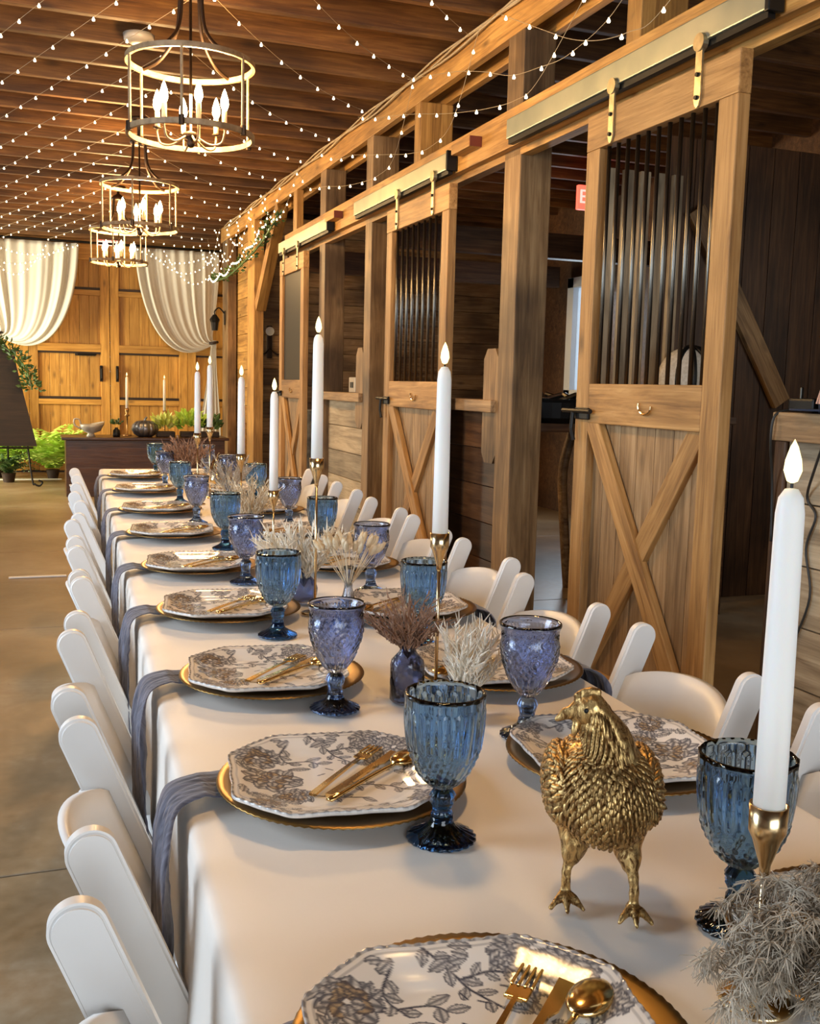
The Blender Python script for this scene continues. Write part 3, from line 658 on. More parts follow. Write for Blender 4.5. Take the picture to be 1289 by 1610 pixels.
# china pattern ------------------------------------------------------
def oct_r(a, half=.124, cut=.056):
    ca, sa = abs(math.cos(a)), abs(math.sin(a))
    r = min(half / max(ca, 1e-6), half / max(sa, 1e-6), (2 * half - cut) / (ca + sa))
    return r * (1 + .006 * math.cos(16 * a))
NS, NR = 400, 100
def plate_mesh():
    ang = [2 * PI * k / NS for k in range(NS)]; R = [oct_r(a) for a in ang]
    R = [sum(R[(k + d) % NS] for d in range(-4, 5)) / 9 for k in range(NS)]
    V = [(0, 0, .005)]
    for j in range(1, NR + 1):
        q = j / NR; z = .005 + .003 * smoothstep(.60, .72, q) + .010 * smoothstep(.66, 1.0, q)
        if q > .985: z += .001
        for k in range(NS): V.append((R[k] * q * math.cos(ang[k]), R[k] * q * math.sin(ang[k]), z + (.0006 * math.sin(k * PI * .4) if q > .98 else 0)))
    top = len(V)
    low = [(1.0, .0150), (.97, .012), (.70, .002), (.66, 0.0), (.0, .0)]
    for (q, z) in low[:-1]:
        for k in range(NS): V.append((R[k] * q * math.cos(ang[k]), R[k] * q * math.sin(ang[k]), z))
    V.append((0, 0, 0))
    F = [(0, 1 + k, 1 + (k + 1) % NS) for k in range(NS)]
    for j in range(NR - 1 + len(low) - 1):
        a0 = 1 + j * NS
        for k in range(NS): F.append((a0 + k, a0 + NS + k, a0 + NS + (k + 1) % NS, a0 + (k + 1) % NS))
    a0 = 1 + (NR + len(low) - 2) * NS
    for k in range(NS): F.append((a0 + k, len(V) - 1, a0 + (k + 1) % NS))
    me = bpy.data.meshes.new('plate'); me.from_pydata(V, [], F); me.update()
    P = np.array([(v[0], v[1]) for v in V]); ink = np.zeros(len(V)); och = np.zeros(len(V))
    rg = random.Random(12)
    def line(pts, w, val=.85):
        for (x0, y0), (x1, y1) in zip(pts, pts[1:]):
            m = (P[:, 0] > min(x0, x1) - .004) & (P[:, 0] < max(x0, x1) + .004) & (P[:, 1] > min(y0, y1) - .004) & (P[:, 1] < max(y0, y1) + .004)
            q = P[m]; d = np.array([x1 - x0, y1 - y0]); L2 = (d ** 2).sum() + 1e-12
            tt = np.clip(((q - [x0, y0]) @ d) / L2, 0, 1); dist = np.hypot(*(q - [x0, y0] - tt[:, None] * d).T)
            ink[m] = np.maximum(ink[m], np.clip(1.6 - dist / w, 0, 1))
    def leaf(x, y, a, L, w, fill=.55, o=0):
        m = np.hypot(P[:, 0] - x, P[:, 1] - y) < L * 1.1; q = P[m] - [x, y]; c, s = math.cos(a), math.sin(a)
        u = (q[:, 0] * c + q[:, 1] * s) / L; v = (-q[:, 0] * s + q[:, 1] * c) / w
        prof_ = np.sin(np.clip(u, 0, 1) * PI) ** .8; ins = (u > 0) & (u < 1) & (np.abs(v) < prof_)
        edge = np.clip((np.abs(v) - prof_ + .45) / .30, 0, 1); vein = np.clip(1.3 - np.abs(v) * 3.0, 0, 1)
        hatch = .5 + .5 * np.sin((u * 1.0 + np.abs(v) * .35) * L * 1900)
        val = np.maximum.reduce([edge, vein * .95, fill * 1.25 * hatch])
        ink[m] = np.where(ins, np.clip(val, 0, 1) * (.9), ink[m])
        if o: och[m] = np.where(ins, o, och[m])
    def bloom(x, y, r, n=7, o=0.8):
        for ring, (rr, k) in enumerate(((1.0, n + 2), (.72, n), (.45, n - 2))):
            for i in range(k):
                a = 2 * PI * i / k + ring * .5 + rg.uniform(-.15, .15); leaf(x + math.cos(a) * r * .1, y + math.sin(a) * r * .1, a, r * rr, r * .30 * rr + .003, .35 if ring < 2 else .6, o * (0 if ring == 0 else 1) * (1 if rg.random() < .6 else .2))
    def branch(pts, n, L, w):
        pp = [(p.x, p.y) for p in catmull([(a, b, 0) for a, b in pts], 5)]; line(pp, .0011)
        for i in range(n):
            k_ = int((i + .5) / n * (len(pp) - 1)); x, y = pp[k_]; x2, y2 = pp[min(k_ + 1, len(pp) - 1)]; a = math.atan2(y2 - y, x2 - x) + (1 if i % 2 else -1) * rg.uniform(.6, 1.1)
            leaf(x, y, a, L * rg.uniform(.7, 1.2), w)
    branch([(-.02, .118), (.0, .09), (.012, .07), (.03, .045)], 8, .018, .005); branch([(.005, .085), (.03, .09), (.05, .085)], 6, .016, .004)
    branch([(-.115, .04), (-.08, .055), (-.03, .06), (-.015, .05)], 8, .022, .006); branch([(-.10, -.10), (-.05, -.10), (.02, -.105), (.06, -.09)], 11, .02, .005)
    branch([(.115, -.06), (.09, -.03), (.085, .01), (.10, .04)], 9, .02, .005); branch([(-.06, -.03), (-.02, -.05), (.03, -.06)], 7, .02, .005)
    branch([(.02, -.02), (.06, -.03), (.09, -.06)], 7, .018, .005); branch([(-.05, .10), (-.06, .075), (-.045, .05)], 6, .016, .005)
    for i in range(26):
        a = rg.uniform(0, 2 * PI); r0 = rg.uniform(.75, .95) * oct_r(a); leaf(r0 * math.cos(a), r0 * math.sin(a), a + rg.uniform(1, 2.2), rg.uniform(.014, .024), .0055)
    for x, y, r in ((-.075, .005, .034), (-.09, .065, .026), (-.055, -.045, .022), (-.085, -.075, .02)): bloom(x, y, r)
    for x, y, r in ((.085, .075, .030), (.105, .03, .020), (.05, .105, .018), (.09, -.09, .02)): bloom(x, y, r, 7, .1)
    for i in range(16):
        x, y = -.08 + rg.uniform(-.035, .045), rg.uniform(-.09, .09); leaf(x, y, rg.uniform(0, 6.3), rg.uniform(.018, .03), .006, .7)
    for i in range(12):
        x, y = .085 + rg.uniform(-.04, .03), .07 + rg.uniform(-.05, .04); leaf(x, y, rg.uniform(0, 6.3), rg.uniform(.014, .026), .0055, .7)
    for i in range(9): a = rg.uniform(0, 6.3); x, y = rg.uniform(-.02, .06), rg.uniform(-.01, .09); line([(x, y), (x + .01 * math.cos(a), y + .01 * math.sin(a))], .0009)
    q = np.ones(len(V)) * 0
    for j in range(1, NR + 1):
        if j / NR > .975: ink[1 + (j - 1) * NS:1 + j * NS] = [.75 if (k // 3) % 2 else .45 for k in range(NS)]
        if abs(j / NR - .935) < .006: ink[1 + (j - 1) * NS:1 + j * NS] = np.maximum(ink[1 + (j - 1) * NS:1 + j * NS], .35)
    ink[top:] = 0; och[top:] = 0
    ca = me.color_attributes.new('ink', 'FLOAT_COLOR', 'POINT')
    arr = np.zeros((len(V), 4)); arr[:, 0] = ink; arr[:, 1] = och; arr[:, 3] = 1; ca.data.foreach_set('color', arr.ravel())
    me.polygons.foreach_set('use_smooth', [True] * len(me.polygons)); me.materials.append(MAT['china']); me.update(); return me
PLATE = plate_mesh()
bm = bmesh.new()
lathe(bm, [(0, 0), (.10, 0), (.112, .002), (.136, .008), (.146, .0105), (.149, .0115), (.1475, .0130), (.140, .0122), (.130, .0105), (.112, .0055), (.10, .004), (0, .004)], 180,
      lambda r, z, a: (r, z + (.0006 * math.cos(90 * a) if r > .144 else 0)))
co = obj('charger', bm, 'charger', smooth=True); CHARGER = co.data; bpy.data.objects.remove(co)
# cutlery meshes: local +X points to the head
def handle(bm, L0, L1, w0, w1, t=.0022):
    pts = []; n = 10
    for i in range(n + 1): s_ = i / n; pts.append((L0 + (L1 - L0) * s_, (w0 + (w1 - w0) * s_ ** .8) / 2))
    poly(bm, [(a, b) for a, b in pts] + [(a, -b) for a, b in reversed(pts)], t, 'z')
def bend(bm, k=.010):
    for v in bm.verts: v.co.z += k * max(0, (v.co.x + .09) / .19) ** 2 * 0 + .0022 * math.sin((v.co.x + .09) / .19 * PI)
bm = bmesh.new(); handle(bm, -.09, .035, .0085, .004, .003); box(bm, (.042, 0, 0), (.018, .019, .0025), bev=.001)
for i in range(4): box(bm, (.070, -.0083 + i * .00553, .0012), (.042, .0026, .0022), bev=.0007)
box(bm, (.038, 0, 0), (.012, .012, .0024)); bend(bm); o_ = obj('x', bm, 'gold'); FORK = o_.data; bpy.data.objects.remove(o_)
bm = bmesh.new(); handle(bm, -.09, .045, .0085, .004, .003)
ellip(bm, (.068, 0, .001), (.028, .0175, .0075), u=24, v=12); bend(bm); o_ = obj('x', bm, 'gold', smooth=True); SPOON = o_.data; bpy.data.objects.remove(o_)
bm = bmesh.new(); handle(bm, -.09, .02, .010, .007, .004); poly(bm, [(.02, -.004), (.03, -.008), (.085, -.008), (.10, -.002), (.10, .002), (.09, .006), (.02, .004)], .0018, 'z')
o_ = obj('x', bm, 'gold'); KNIFE = o_.data; bpy.data.objects.remove(o_)

def napkin(side, yy, i, lab):
    """gauze napkin from beneath the charger, over the table edge and down"""
    rg = random.Random(50 + i + (0 if side < 0 else 40))
    e = xl(yy) if side < 0 else xr(yy)
    yo = yy + (.05 if side < 0 else .0); dy = -.03 - .02 * rg.random()
    L = .28 if side < 0 else .16
    path = [(-.16, yo, .0055), (-.05, yo, .0065), (-.018, yo + dy * .3, .013), (.014, yo + dy * .6, .002), (.020, yo + dy, -.045), (.020, yo + dy * 1.2, -.12), (.018, yo + dy * 1.2, -.2), (.012, yo + dy * 1.3, -L)]
    if side > 0: path = [(-.18, yo, .0055), (-.05, yo, .0065), (-.018, yo, .013), (.014, yo, .002), (.026, yo, -.045), (.028, yo, -.10), (.026, yo, -L)]
    C_ = catmull([(e + side * a, b, ZT + c) for a, b, c in path], 7); n = len(C_); NW = 22
    bm = bmesh.new(); rows_ = []
    for k_, p in enumerate(C_):
        s_ = k_ / (n - 1); hang = smoothstep(.35, .6, s_); w = .105 - .035 * math.sin(min(1, s_ / .55) * PI) * .8 + .02 * hang + .015 * smoothstep(.7, 1, s_)
        row = []
        for j in range(NW + 1):
            u = j / NW * 2 - 1; amp = (.0025 + .007 * hang)
            off = amp * math.sin(u * 8 + rg.random() * .25 + s_ * 2.5 + i) + amp * .5 * math.sin(u * 17 + s_ * 5 + i * 2)
            yv = p.y + u * w / 2 * (1 + .06 * math.sin(s_ * 12 + i)); 
            row.append(bm.verts.new((p.x + side * abs(off) * hang, yv, p.z + abs(off) * (1 - hang) * .8)))
        rows_.append(row)
    for A, B in zip(rows_, rows_[1:]):
        for j in range(NW): bm.faces.new((A[j], A[j + 1], B[j + 1], B[j]))
    o = obj('gauze_napkin', bm, 'gauze', smooth=True); md = o.modifiers.new('t', 'SOLIDIFY'); md.thickness = .0016; md.offset = 1 if side < 0 else 1
    tag(o, lab, 'napkin', 'blue-grey gauze napkins'); return o

def setting(side, yy, i):
    sn = 'left' if side < 0 else 'right'; od = ORD[i] + (' from the camera' if i else ' and nearest')
    x = (xl(yy) + .175) if side < 0 else (xr(yy) - .165)
    if side < 0 and i > 4: x = xl(yy) + .165
    if side < 0 and i == 0: x -= .018
    rz = -.14 if side < 0 else -.12
    if side > 0: rz += PI
    W_ = 'of the %s row of settings' % sn
    nm = lambda s_: '%s, %s on the %s' % (s_, (ORD[i] + ' from the camera') if i else 'nearest one', sn)
    napkin(side, yy, i, nm('blue-grey gauze napkin draped over the table edge'))
    z = ZT + .008
    o = obj('charger_plate', CHARGER, None, None, (x + .010, yy + .006, z)); tag(o, nm('round bronze-gold charger with beaded rim'), 'charger', 'bronze chargers')
    o = obj('dinner_plate', PLATE, None, None, (x, yy, z + .0065), (0, 0, rz)); tag(o, nm('square cut-corner china plate with dark floral print'), 'plate', 'floral china plates')
    c, s = math.cos(rz), math.sin(rz)
    def put(name, me, lx, ly, a, lab, cat, dz=0, ry=0):
        o = obj(name, me, None, None, (x + lx * c - ly * s, yy + lx * s + ly * c, z + .0065 + .0085 + dz), (0, ry, rz + a)); tag(o, nm(lab), cat, 'gold cutlery')
    j = .06 * math.sin(i * 3.1)
    put('fork', FORK, .018, .022, .95 + j, 'gold fork lying on the floral plate', 'fork')
    put('knife', KNIFE, .040, .010, .90 + j, 'gold knife between fork and spoon', 'knife', .0015)
    put('spoon', SPOON, .046, -.010, .78 + j, 'gold spoon lying on the floral plate', 'spoon', .002)
for i, yy in enumerate(LP): setting(-1, yy, i)
for i, yy in enumerate(RP): setting(1, yy, i)

# goblets ------------------------------------------------------------
def goblet(kind):
    t = thing('goblet', 'x', 'goblet', group='blue glass goblets')
    teal = kind == 'teal'; bm = bmesh.new()
    if teal:
        outer = [(.006, .056), (.014, .060), (.023, .068), (.031, .080), (.037, .094), (.0405, .110), (.0425, .128), (.0432, .145), (.0432, .158), (.0436, .163)]
        def fn(r, z, a):
            d = 0
            if .098 < z < .150: d += .0011 * (1 if math.cos(30 * a) > 0 else -.6) * min(1, (z - .098) / .006, (.150 - z) / .004)
            if .060 < z <= .104: d += .0012 * math.cos(9 * a + z * 260) * math.cos(z * 420) + .0010 * math.cos(18 * a - z * 180)
            if z > .15: d += .0007 * math.cos(15 * a)
            return r + d
    else:
        outer = [(.006, .056), (.012, .060), (.019, .068), (.027, .080), (.034, .095), (.039, .110), (.0415, .125), (.0415, .136), (.0402, .139), (.0395, .150), (.0412, .154), (.0438, .160), (.0436, .163)]
        def fn(r, z, a):
            d = 0
            if .137 < z < .152: d += .0012 * math.cos(44 * a) * math.cos((z - .137) * 900)
            if .092 < z <= .134:
                u = ((a * 5 / (2 * PI)) % 1 - .5) * 2; rr = math.hypot(u * .026, (z - .113)) ; d += .0016 * math.cos(rr * 700) * max(0, 1 - rr / .024)
                d += .0008 * math.cos(24 * a) * math.cos(z * 500)
            if .062 < z <= .092: d += .0011 * math.cos(15 * a) + .0005 * math.cos(30 * a)
            return r + d
    fine = []
    for (r0, z0), (r1, z1) in zip(outer, outer[1:]):
        m = max(1, int((z1 - z0) / .0022))
        for q in range(m): s_ = q / m; fine.append((r0 + (r1 - r0) * s_, z0 + (z1 - z0) * s_))
    fine.append(outer[-1])
    inner = [(r - .0032, max(z, .064)) for r, z in outer[::-1] if r > .012]
    inner[0] = (outer[-1][0] - .002, .1645)
    inner += [(0, .0635)]
    NA = 150; rings = []
    lathe(bm, [(0, .056)] + fine, NA, fn, cap=False)
    # inner wall joined at the rim
    lathe(bm, [(outer[-1][0], .163)] + inner, NA, None, cap=False)
    bmesh.ops.remove_doubles(bm, verts=bm.verts, dist=.0004)
    obj('bowl', bm, 'teal' if teal else 'peri', t, smooth=True)
    bm = bmesh.new()
    if teal: pr = [(0, .0565), (.010, .056), (.0125, .052), (.0145, .049), (.0115, .046), (.0135, .042), (.0115, .038), (.0095, .034), (.0105, .030), (.012, .028), (0, .0275)]
    else: pr = [(0, .0565), (.009, .056), (.0125, .051), (.014, .046), (.0125, .040), (.0105, .034), (.010, .028), (.012, .025), (0, .0245)]
    lathe(bm, pr, 40, lambda r, z, a: r + .0006 * math.cos(10 * a), cap=False); obj('stem', bm, 'tealdark' if teal else 'peridark', t, smooth=True)
    bm = bmesh.new()
    f0 = .0275 if teal else .0245
    lathe(bm, [(0, f0), (.012, f0), (.0125, .022), (.015, .016), (.022, .0105), (.031, .006), (.0372, .0035), (.0375, .001), (.036, 0), (0, 0)], 90,
          lambda r, z, a: r + (.0009 * math.cos(22 * a) if r > .02 else 0) if z < .004 else (r, z + (.0006 * math.cos(22 * a) if r > .02 else 0)), cap=False)
    obj('foot', bm, 'tealdark' if teal else 'peridark', t, smooth=True)
    return t
gt = goblet('teal'); gp = goblet('peri'); used = {'teal': False, 'peri': False}
GL = [(.406, .974, 'teal'), (.417, 1.432, 'peri'), (.434, 1.895, 'teal'), (.476, 2.43, 'peri'), (.517, 2.95, 'teal'), (.515, 3.50, 'peri'), (.538, 4.10, 'teal'), (.553, 4.72, 'peri'), (.575, 5.3, 'teal')]
GR = [(.600, .724, 'teal'), (.644, 1.244, 'peri'), (.676, 1.745, 'teal'), (.738, 2.25, 'peri'), (.768, 2.80, 'teal'), (.815, 3.40, 'peri'), (.822, 4.0, 'teal'), (.80, 4.5, 'peri'), (.815, 5.2, 'peri')]
for sn, G in (('left', GL), ('right', GR)):
    for i, (x, y_, kd) in enumerate(G):
        lab = '%s glass goblet, %s in the %s row of goblets' % ('dark teal-blue panelled' if kd == 'teal' else 'periwinkle embossed', ORD[i] if i else 'nearest', sn)
        src = gt if kd == 'teal' else gp
        if not used[kd]: used[kd] = True; src.location = (x, y_, ZT); src['label'] = lab; src.rotation_euler = (0, 0, .3)
        else: dup(src, (x, y_, ZT), .3 + i * 1.1, lab)

# tapers -------------------------------------------------------------
def taper(x, y_, zcup, zfl, lab, lean=0):
    h = zcup - ZT
    t = thing('candlestick', 'slim gold candlestick, ' + lab, 'candlestick', (x, y_, ZT), group='gold candlesticks')
    bm = bmesh.new(); lathe(bm, [(0, 0), (.029, 0), (.030, .003), (.024, .005), (.006, .008), (0, .0085)], 40, cap=False); obj('base', bm, 'brass', t, smooth=True)
    bm = bmesh.new(); tube(bm, [(0, 0, .006), (0, 0, h - .045)], .0028, 12); obj('stem', bm, 'brass', t, smooth=True)
    bm = bmesh.new(); lathe(bm, [(0, -.058), (.004, -.058), (.0045, -.050), (.0115, -.028), (.0145, -.022), (.0150, 0), (.0138, 0), (.0130, -.016), (0, -.017)], 32, cap=False, c=(0, 0, h)); obj('cup', bm, 'brass', t, smooth=True)
    L = zfl - .024 - zcup + .014
    c = thing('taper_candle', 'lit white taper, ' + lab, 'candle', (x, y_, zcup - .0155), group='white taper candles'); c.rotation_euler = (lean, 0, 0)
    bm = bmesh.new(); lathe(bm, [(0, 0), (.0124, 0), (.0120, L * .4), (.0108, L * .93), (.0092, L * .975), (.005, L), (0, L + .001)], 28, cap=False); obj('candle_body', bm, 'wax', c, smooth=True)
    bm = bmesh.new(); tube(bm, [(0, 0, L - .002), (0, 0, L + .007)], .0012, 6); obj('wick', bm, 'black', c)
    bm = bmesh.new(); lathe(bm, [(0, 0), (.004, .002), (.0068, .010), (.0060, .018), (.003, .028), (0, .034)], 16, cap=False, c=(0, 0, L + .004)); obj('flame', bm, 'flame', c, smooth=True)
taper(.537, .62, .930, 1.205, 'the nearest and largest at the right')
taper(.587, 1.45, 1.025, 1.305, 'in front of the middle stall door')
taper(.552, 2.06, 1.095, 1.375, 'tallest one left of the middle of the picture')
taper(.615, 2.75, .955, 1.25, 'low one before the grey barrel')
taper(.62, 3.25, 1.02, 1.29, 'before the honey-coloured far post')
taper(.60, 4.05, 1.045, 1.31, 'before the right curtain, the left of two there')
taper(.68, 4.25, 1.06, 1.34, 'before the right curtain, the right of two there')

# vases with dried stems --------------------------------------------
def plume_bunch(bm, n, L, spread, thick, rg, fl=8, flen=.02, base=(0, 0, 0), lean=(0, 0)):
    for i in range(n):
        a = rg.uniform(0, 2 * PI); s_ = spread * math.sqrt(rg.random()); d = Vector((math.cos(a) * s_ + lean[0], math.sin(a) * s_ + lean[1], 1)).normalized(); l_ = L * rg.uniform(.65, 1.05)
        p0 = Vector(base); p1 = p0 + d * l_ * .5 + Vector((0, 0, .006)); p2 = p0 + d * l_ + Vector((d.x, d.y, 0)) * l_ * .25
        tube(bm, [p0, p1, p2], [thick * .5, thick * .6, thick * .3], 5)
        for q in range(fl):
            s2 = .35 + .65 * q / fl; b_ = p0.lerp(p2, s2); dd = (d + Vector((rg.uniform(-1, 1), rg.uniform(-1, 1), rg.uniform(-.3, .9)))).normalized()
            tube(bm, [b_, b_ + dd * flen * rg.uniform(.5, 1)], [thick * .9, thick * .15], 4)
def tails(bm, n, L, spread, rg, base=(0, 0, 0)):
    for i in range(n):
        a = 2 * PI * i / n + rg.uniform(-.2, .2); s_ = spread * rg.uniform(.4, 1); d = Vector((math.cos(a) * s_, math.sin(a) * s_, 1)).normalized(); p0 = Vector(base); c = p0 + d * L
        tube(bm, [p0, c], .0007, 4)
        M = frame_from(d, (0.1, 1, 0)); ellip(bm, c + d * .008, (.015, .0052, .0052), M, 8, 6)
        for q in range(14):
            b_ = c + d * rg.uniform(-.006, .02); dd = (d * 1.3 + Vector((rg.uniform(-1, 1), rg.uniform(-1, 1), rg.uniform(-1, 1)))).normalized(); tube(bm, [b_, b_ + dd * .016], [.0006, .0001], 3)
def vase(x, y_, prof, mat, lab, bunches, inner=.0025, fn=None):
    t = thing('bud_vase', lab, 'vase', (x, y_, ZT), group='blue glass bud vases'); bm = bmesh.new()
    inn = [(max(r - inner, .001), max(z, .006)) for r, z in prof[::-1]]
    lathe(bm, [(0, 0)] + prof, 48, fn, cap=False); lathe(bm, [prof[-1]] + inn + [(0, .006)], 48, None, cap=False); bmesh.ops.remove_doubles(bm, verts=bm.verts, dist=.0003)
    obj('vase_body', bm, mat, t, smooth=True)
    zt_ = prof[-1][1]
    for (nm_, kd, kw, m, l2, c2) in bunches:
        rg = random.Random(int(x * 1e4 + len(nm_))); bm = bmesh.new(); tube(bm, [(0, 0, .012), (0, 0, 0)], .0, 3) if False else None
        b = (0, 0, zt_ - .045)
        if kd == 'tails': tails(bm, rg=rg, base=b, **kw)
        else: plume_bunch(bm, rg=rg, base=b, **kw)
        tag(obj(nm_, bm, m, None, (x, y_, ZT)), l2, c2)
BOT = [(.024, 0), (.027, .004), (.027, .058), (.025, .066), (.014, .078), (.0115, .084), (.0115, .108), (.015, .113)]
TALLN = [(.026, 0), (.030, .004), (.027, .018), (.012, .058), (.0085, .075), (.0085, .110), (.012, .118)]
GLOBE = [(.018, 0), (.026, .008), (.030, .022), (.031, .036), (.026, .050), (.016, .060), (.015, .075), (.020, .082)]
SHORT = [(.022, 0), (.024, .004), (.024, .035), (.018, .045), (.016, .060), (.019, .064)]
vase(.535, 1.44, BOT, 'navyglass', 'small navy glass bottle vase with narrow neck, beside the brass candle stem', [('dried_bloom', 'plume', dict(n=60, L=.105, spread=.95, thick=.0018, fl=8, flen=.018), 'brownfloral', 'spiky brown dried bloom in the navy bottle vase', 'dried flower')])
vase(.578, 1.335, SHORT, 'clearblue', 'short pale blue vase directly behind the nearest left goblet', [('dried_bouquet', 'plume', dict(n=44, L=.125, spread=.6, thick=.0018, fl=12, flen=.026, lean=(.25, 0)), 'cream', 'feathery cream bouquet in the short vase behind the nearest left goblet', 'dried flowers')])
vase(.595, 1.96, TALLN, 'clearblue', 'fluted long-necked blue glass vase in the centre', [('bunny_tail_grass', 'tails', dict(n=34, L=.10, spread=.8), 'straw', 'fluffy straw-coloured tail grass in the long-necked vase', 'dried grass')], fn=lambda r, z, a: r * (1 + .04 * math.cos(12 * a)) if z < .06 else r)
vase(.555, 2.17, GLOBE, 'navyglass', 'round dark blue ribbed bud vase behind the centre candle stem', [('dried_bouquet', 'plume', dict(n=70, L=.145, spread=.85, thick=.0028, fl=14, flen=.03, lean=(-.1, 0)), 'cream', 'large ivory feathery bouquet left of the centre candle stem', 'dried flowers')], fn=lambda r, z, a: r * (1 + .02 * math.cos(14 * a)) if z < .05 else r)
vase(.62, 3.12, GLOBE, 'navyglass', 'round dark vase with tan grass, beyond the low candle', [('dried_bouquet', 'plume', dict(n=60, L=.17, spread=.85, thick=.0022, fl=10, flen=.026), 'straw', 'broad tan dried grass bunch behind the fourth candle', 'dried grass')])
vase(.67, 3.75, BOT, 'clearblue', 'pale bottle vase with tan grass farther down the table', [('dried_bouquet', 'plume', dict(n=40, L=.16, spread=.8, thick=.0022, fl=9, flen=.026), 'pampas', 'thin tan dried grass beside the gold pear', 'dried grass')])
vase(.655, 4.75, BOT, 'navyglass', 'dark bottle vase near the far end of the table', [('dried_bouquet', 'plume', dict(n=60, L=.17, spread=1.0, thick=.003, fl=10, flen=.03), 'brownfloral', 'rust-brown dried bouquet near the far end of the table', 'dried flowers')])
# pampas at the front right
vase(.598, .60, SHORT, 'clearblue', 'short clear vase under the pampas at the lower right', [])
bm = bmesh.new(); rg = random.Random(9)
for i in range(60):
    a = rg.uniform(-PI, PI); l_ = rg.uniform(.05, .12); d = Vector((math.cos(a), math.sin(a) * .9, rg.uniform(-.25, .45))).normalized(); p0 = Vector((0, 0, .055)); mid = p0 + d * l_ * .6 + Vector((0, 0, .02)); p2 = p0 + d * l_ + Vector((0, 0, -.02 - .02 * rg.random()))
    C_ = catmull([p0, mid, p2], 5); tube(bm, C_, .0006, 4)
    for p in C_[2:]:
        for q in range(30):
            dd = Vector((rg.uniform(-1, 1), rg.uniform(-1, 1), rg.uniform(-.9, .6))).normalized(); m_ = p + dd * .006; e_ = m_ + (dd + Vector((rg.uniform(-.8, .8), rg.uniform(-.8, .8), -.9))) * .006; tube(bm, [p, m_, e_], [.0004, .00045, .0003], 3)
tag(obj('pampas_grass', bm, 'pampas', None, (.562, .540, ZT + .022)), 'fluffy grey-brown pampas spray at the lower right around the candlestick', 'dried grass')

# gold pear
t = thing('gold_pear', 'small golden pear ornament far down the table', 'ornament', (.77, 4.62, ZT))
bm = bmesh.new(); lathe(bm, [(0, 0), (.03, .004), (.047, .03), (.045, .055), (.03, .09), (.020, .115), (.017, .13), (0, .138)], 32, cap=False); obj('pear_body', bm, 'gold', t, smooth=True)
bm = bmesh.new(); tube(bm, [(0, 0, .135), (.004, 0, .15), (.012, 0, .165)], .003, 6); obj('stalk', bm, 'henleg', t)

# ------------------------------------------------------------------ golden hen
hen = thing('hen_statue', 'antique gold hen statue standing on the tablecloth', 'statue', (.498, .80, ZT), rot=-.40); hen.scale = (.80, .84, .95)
bm = bmesh.new()
def chain(bm, pts, rad, u=14):
    """smooth capsule chain made of overlapping balls"""
    C_ = catmull(pts, 8); n = len(C_)
    for i, p in enumerate(C_):
        s_ = i / (n - 1) * (len(rad) - 1); k_ = min(int(s_), len(rad) - 2); r = rad[k_] + (rad[k_ + 1] - rad[k_]) * (s_ - k_); ellip(bm, p, (r, r, r), u=u, v=8)
ellip(bm, (.0, .035, .112), (.062, .082, .050), Matrix.Rotation(-.25, 3, 'X'), 28, 18)     # trunk
ellip(bm, (.002, -.012, .118), (.055, .052, .052), None, 28, 18)                           # breast
ellip(bm, (-.048, .03, .115), (.020, .066, .036), None, 20, 12); ellip(bm, (.050, .03, .115), (.020, .066, .036), None, 20, 12)   # wings
chain(bm, [(0, .09, .115), (0, .12, .12), (0, .14, .128)], [.036, .024, .012])      # tail
chain(bm, [(.004, -.012, .145), (.002, -.018, .170), (-.010, -.020, .193), (-.018, -.022, .204)], [.038, .026, .0175, .0165])
ellip(bm, (-.024, -.023, .206), (.0195, .0165, .0165), None, 18, 12)                       # head
chain(bm, [(-.038, -.024, .206), (-.052, -.025, .2015), (-.062, -.026, .196)], [.0095, .0055, .0018], 10)   # beak
chain(bm, [(-.040, -.028, .194), (-.041, -.029, .186)], [.004, .0048], 10)                 # wattle
chain(bm, [(-.040, -.023, .219), (-.028, -.023, .2245), (-.014, -.022, .224)], [.003, .0042, .003], 10)
for (hx, hy, fx, fy, sgn) in ((-.030, .0, -.040, -.006, -1), (.030, -.008, .036, -.030, 1)):
    chain(bm, [(hx, hy + .01, .085), (hx, hy + .004, .065), ((hx + fx) / 2, (hy + fy) / 2, .050)], [.025, .018, .0105])
    chain(bm, [((hx + fx) / 2, (hy + fy) / 2, .052), (fx, fy, .030), (fx, fy, .010)], [.0078, .0058, .0064], 12)
    for a in (-PI / 2 - .75, -PI / 2, -PI / 2 + .75, PI / 2 + .2):
        l_ = .028 if a < 0 else .016; dx, dy = math.cos(a), math.sin(a)
        chain(bm, [(fx, fy, .010), (fx + dx * l_ * .5, fy + dy * l_ * .5, .0085), (fx + dx * l_, fy + dy * l_, .0035)], [.0055, .0046, .0026], 10)
hb = obj('hen_body', bm, 'hen', hen, smooth=True)
rm = hb.modifiers.new('r', 'REMESH'); rm.mode = 'VOXEL'; rm.voxel_size = .0017; rm.use_smooth_shade = True
sm = hb.modifiers.new('s', 'SMOOTH'); sm.iterations = 5; sm.factor = .6
tx = bpy.data.textures.new('feather_relief', 'VORONOI'); tx.noise_scale = .011
dm = hb.modifiers.new('d', 'DISPLACE'); dm.texture = tx; dm.strength = .0022; dm.mid_level = .4; dm.texture_coords = 'LOCAL'
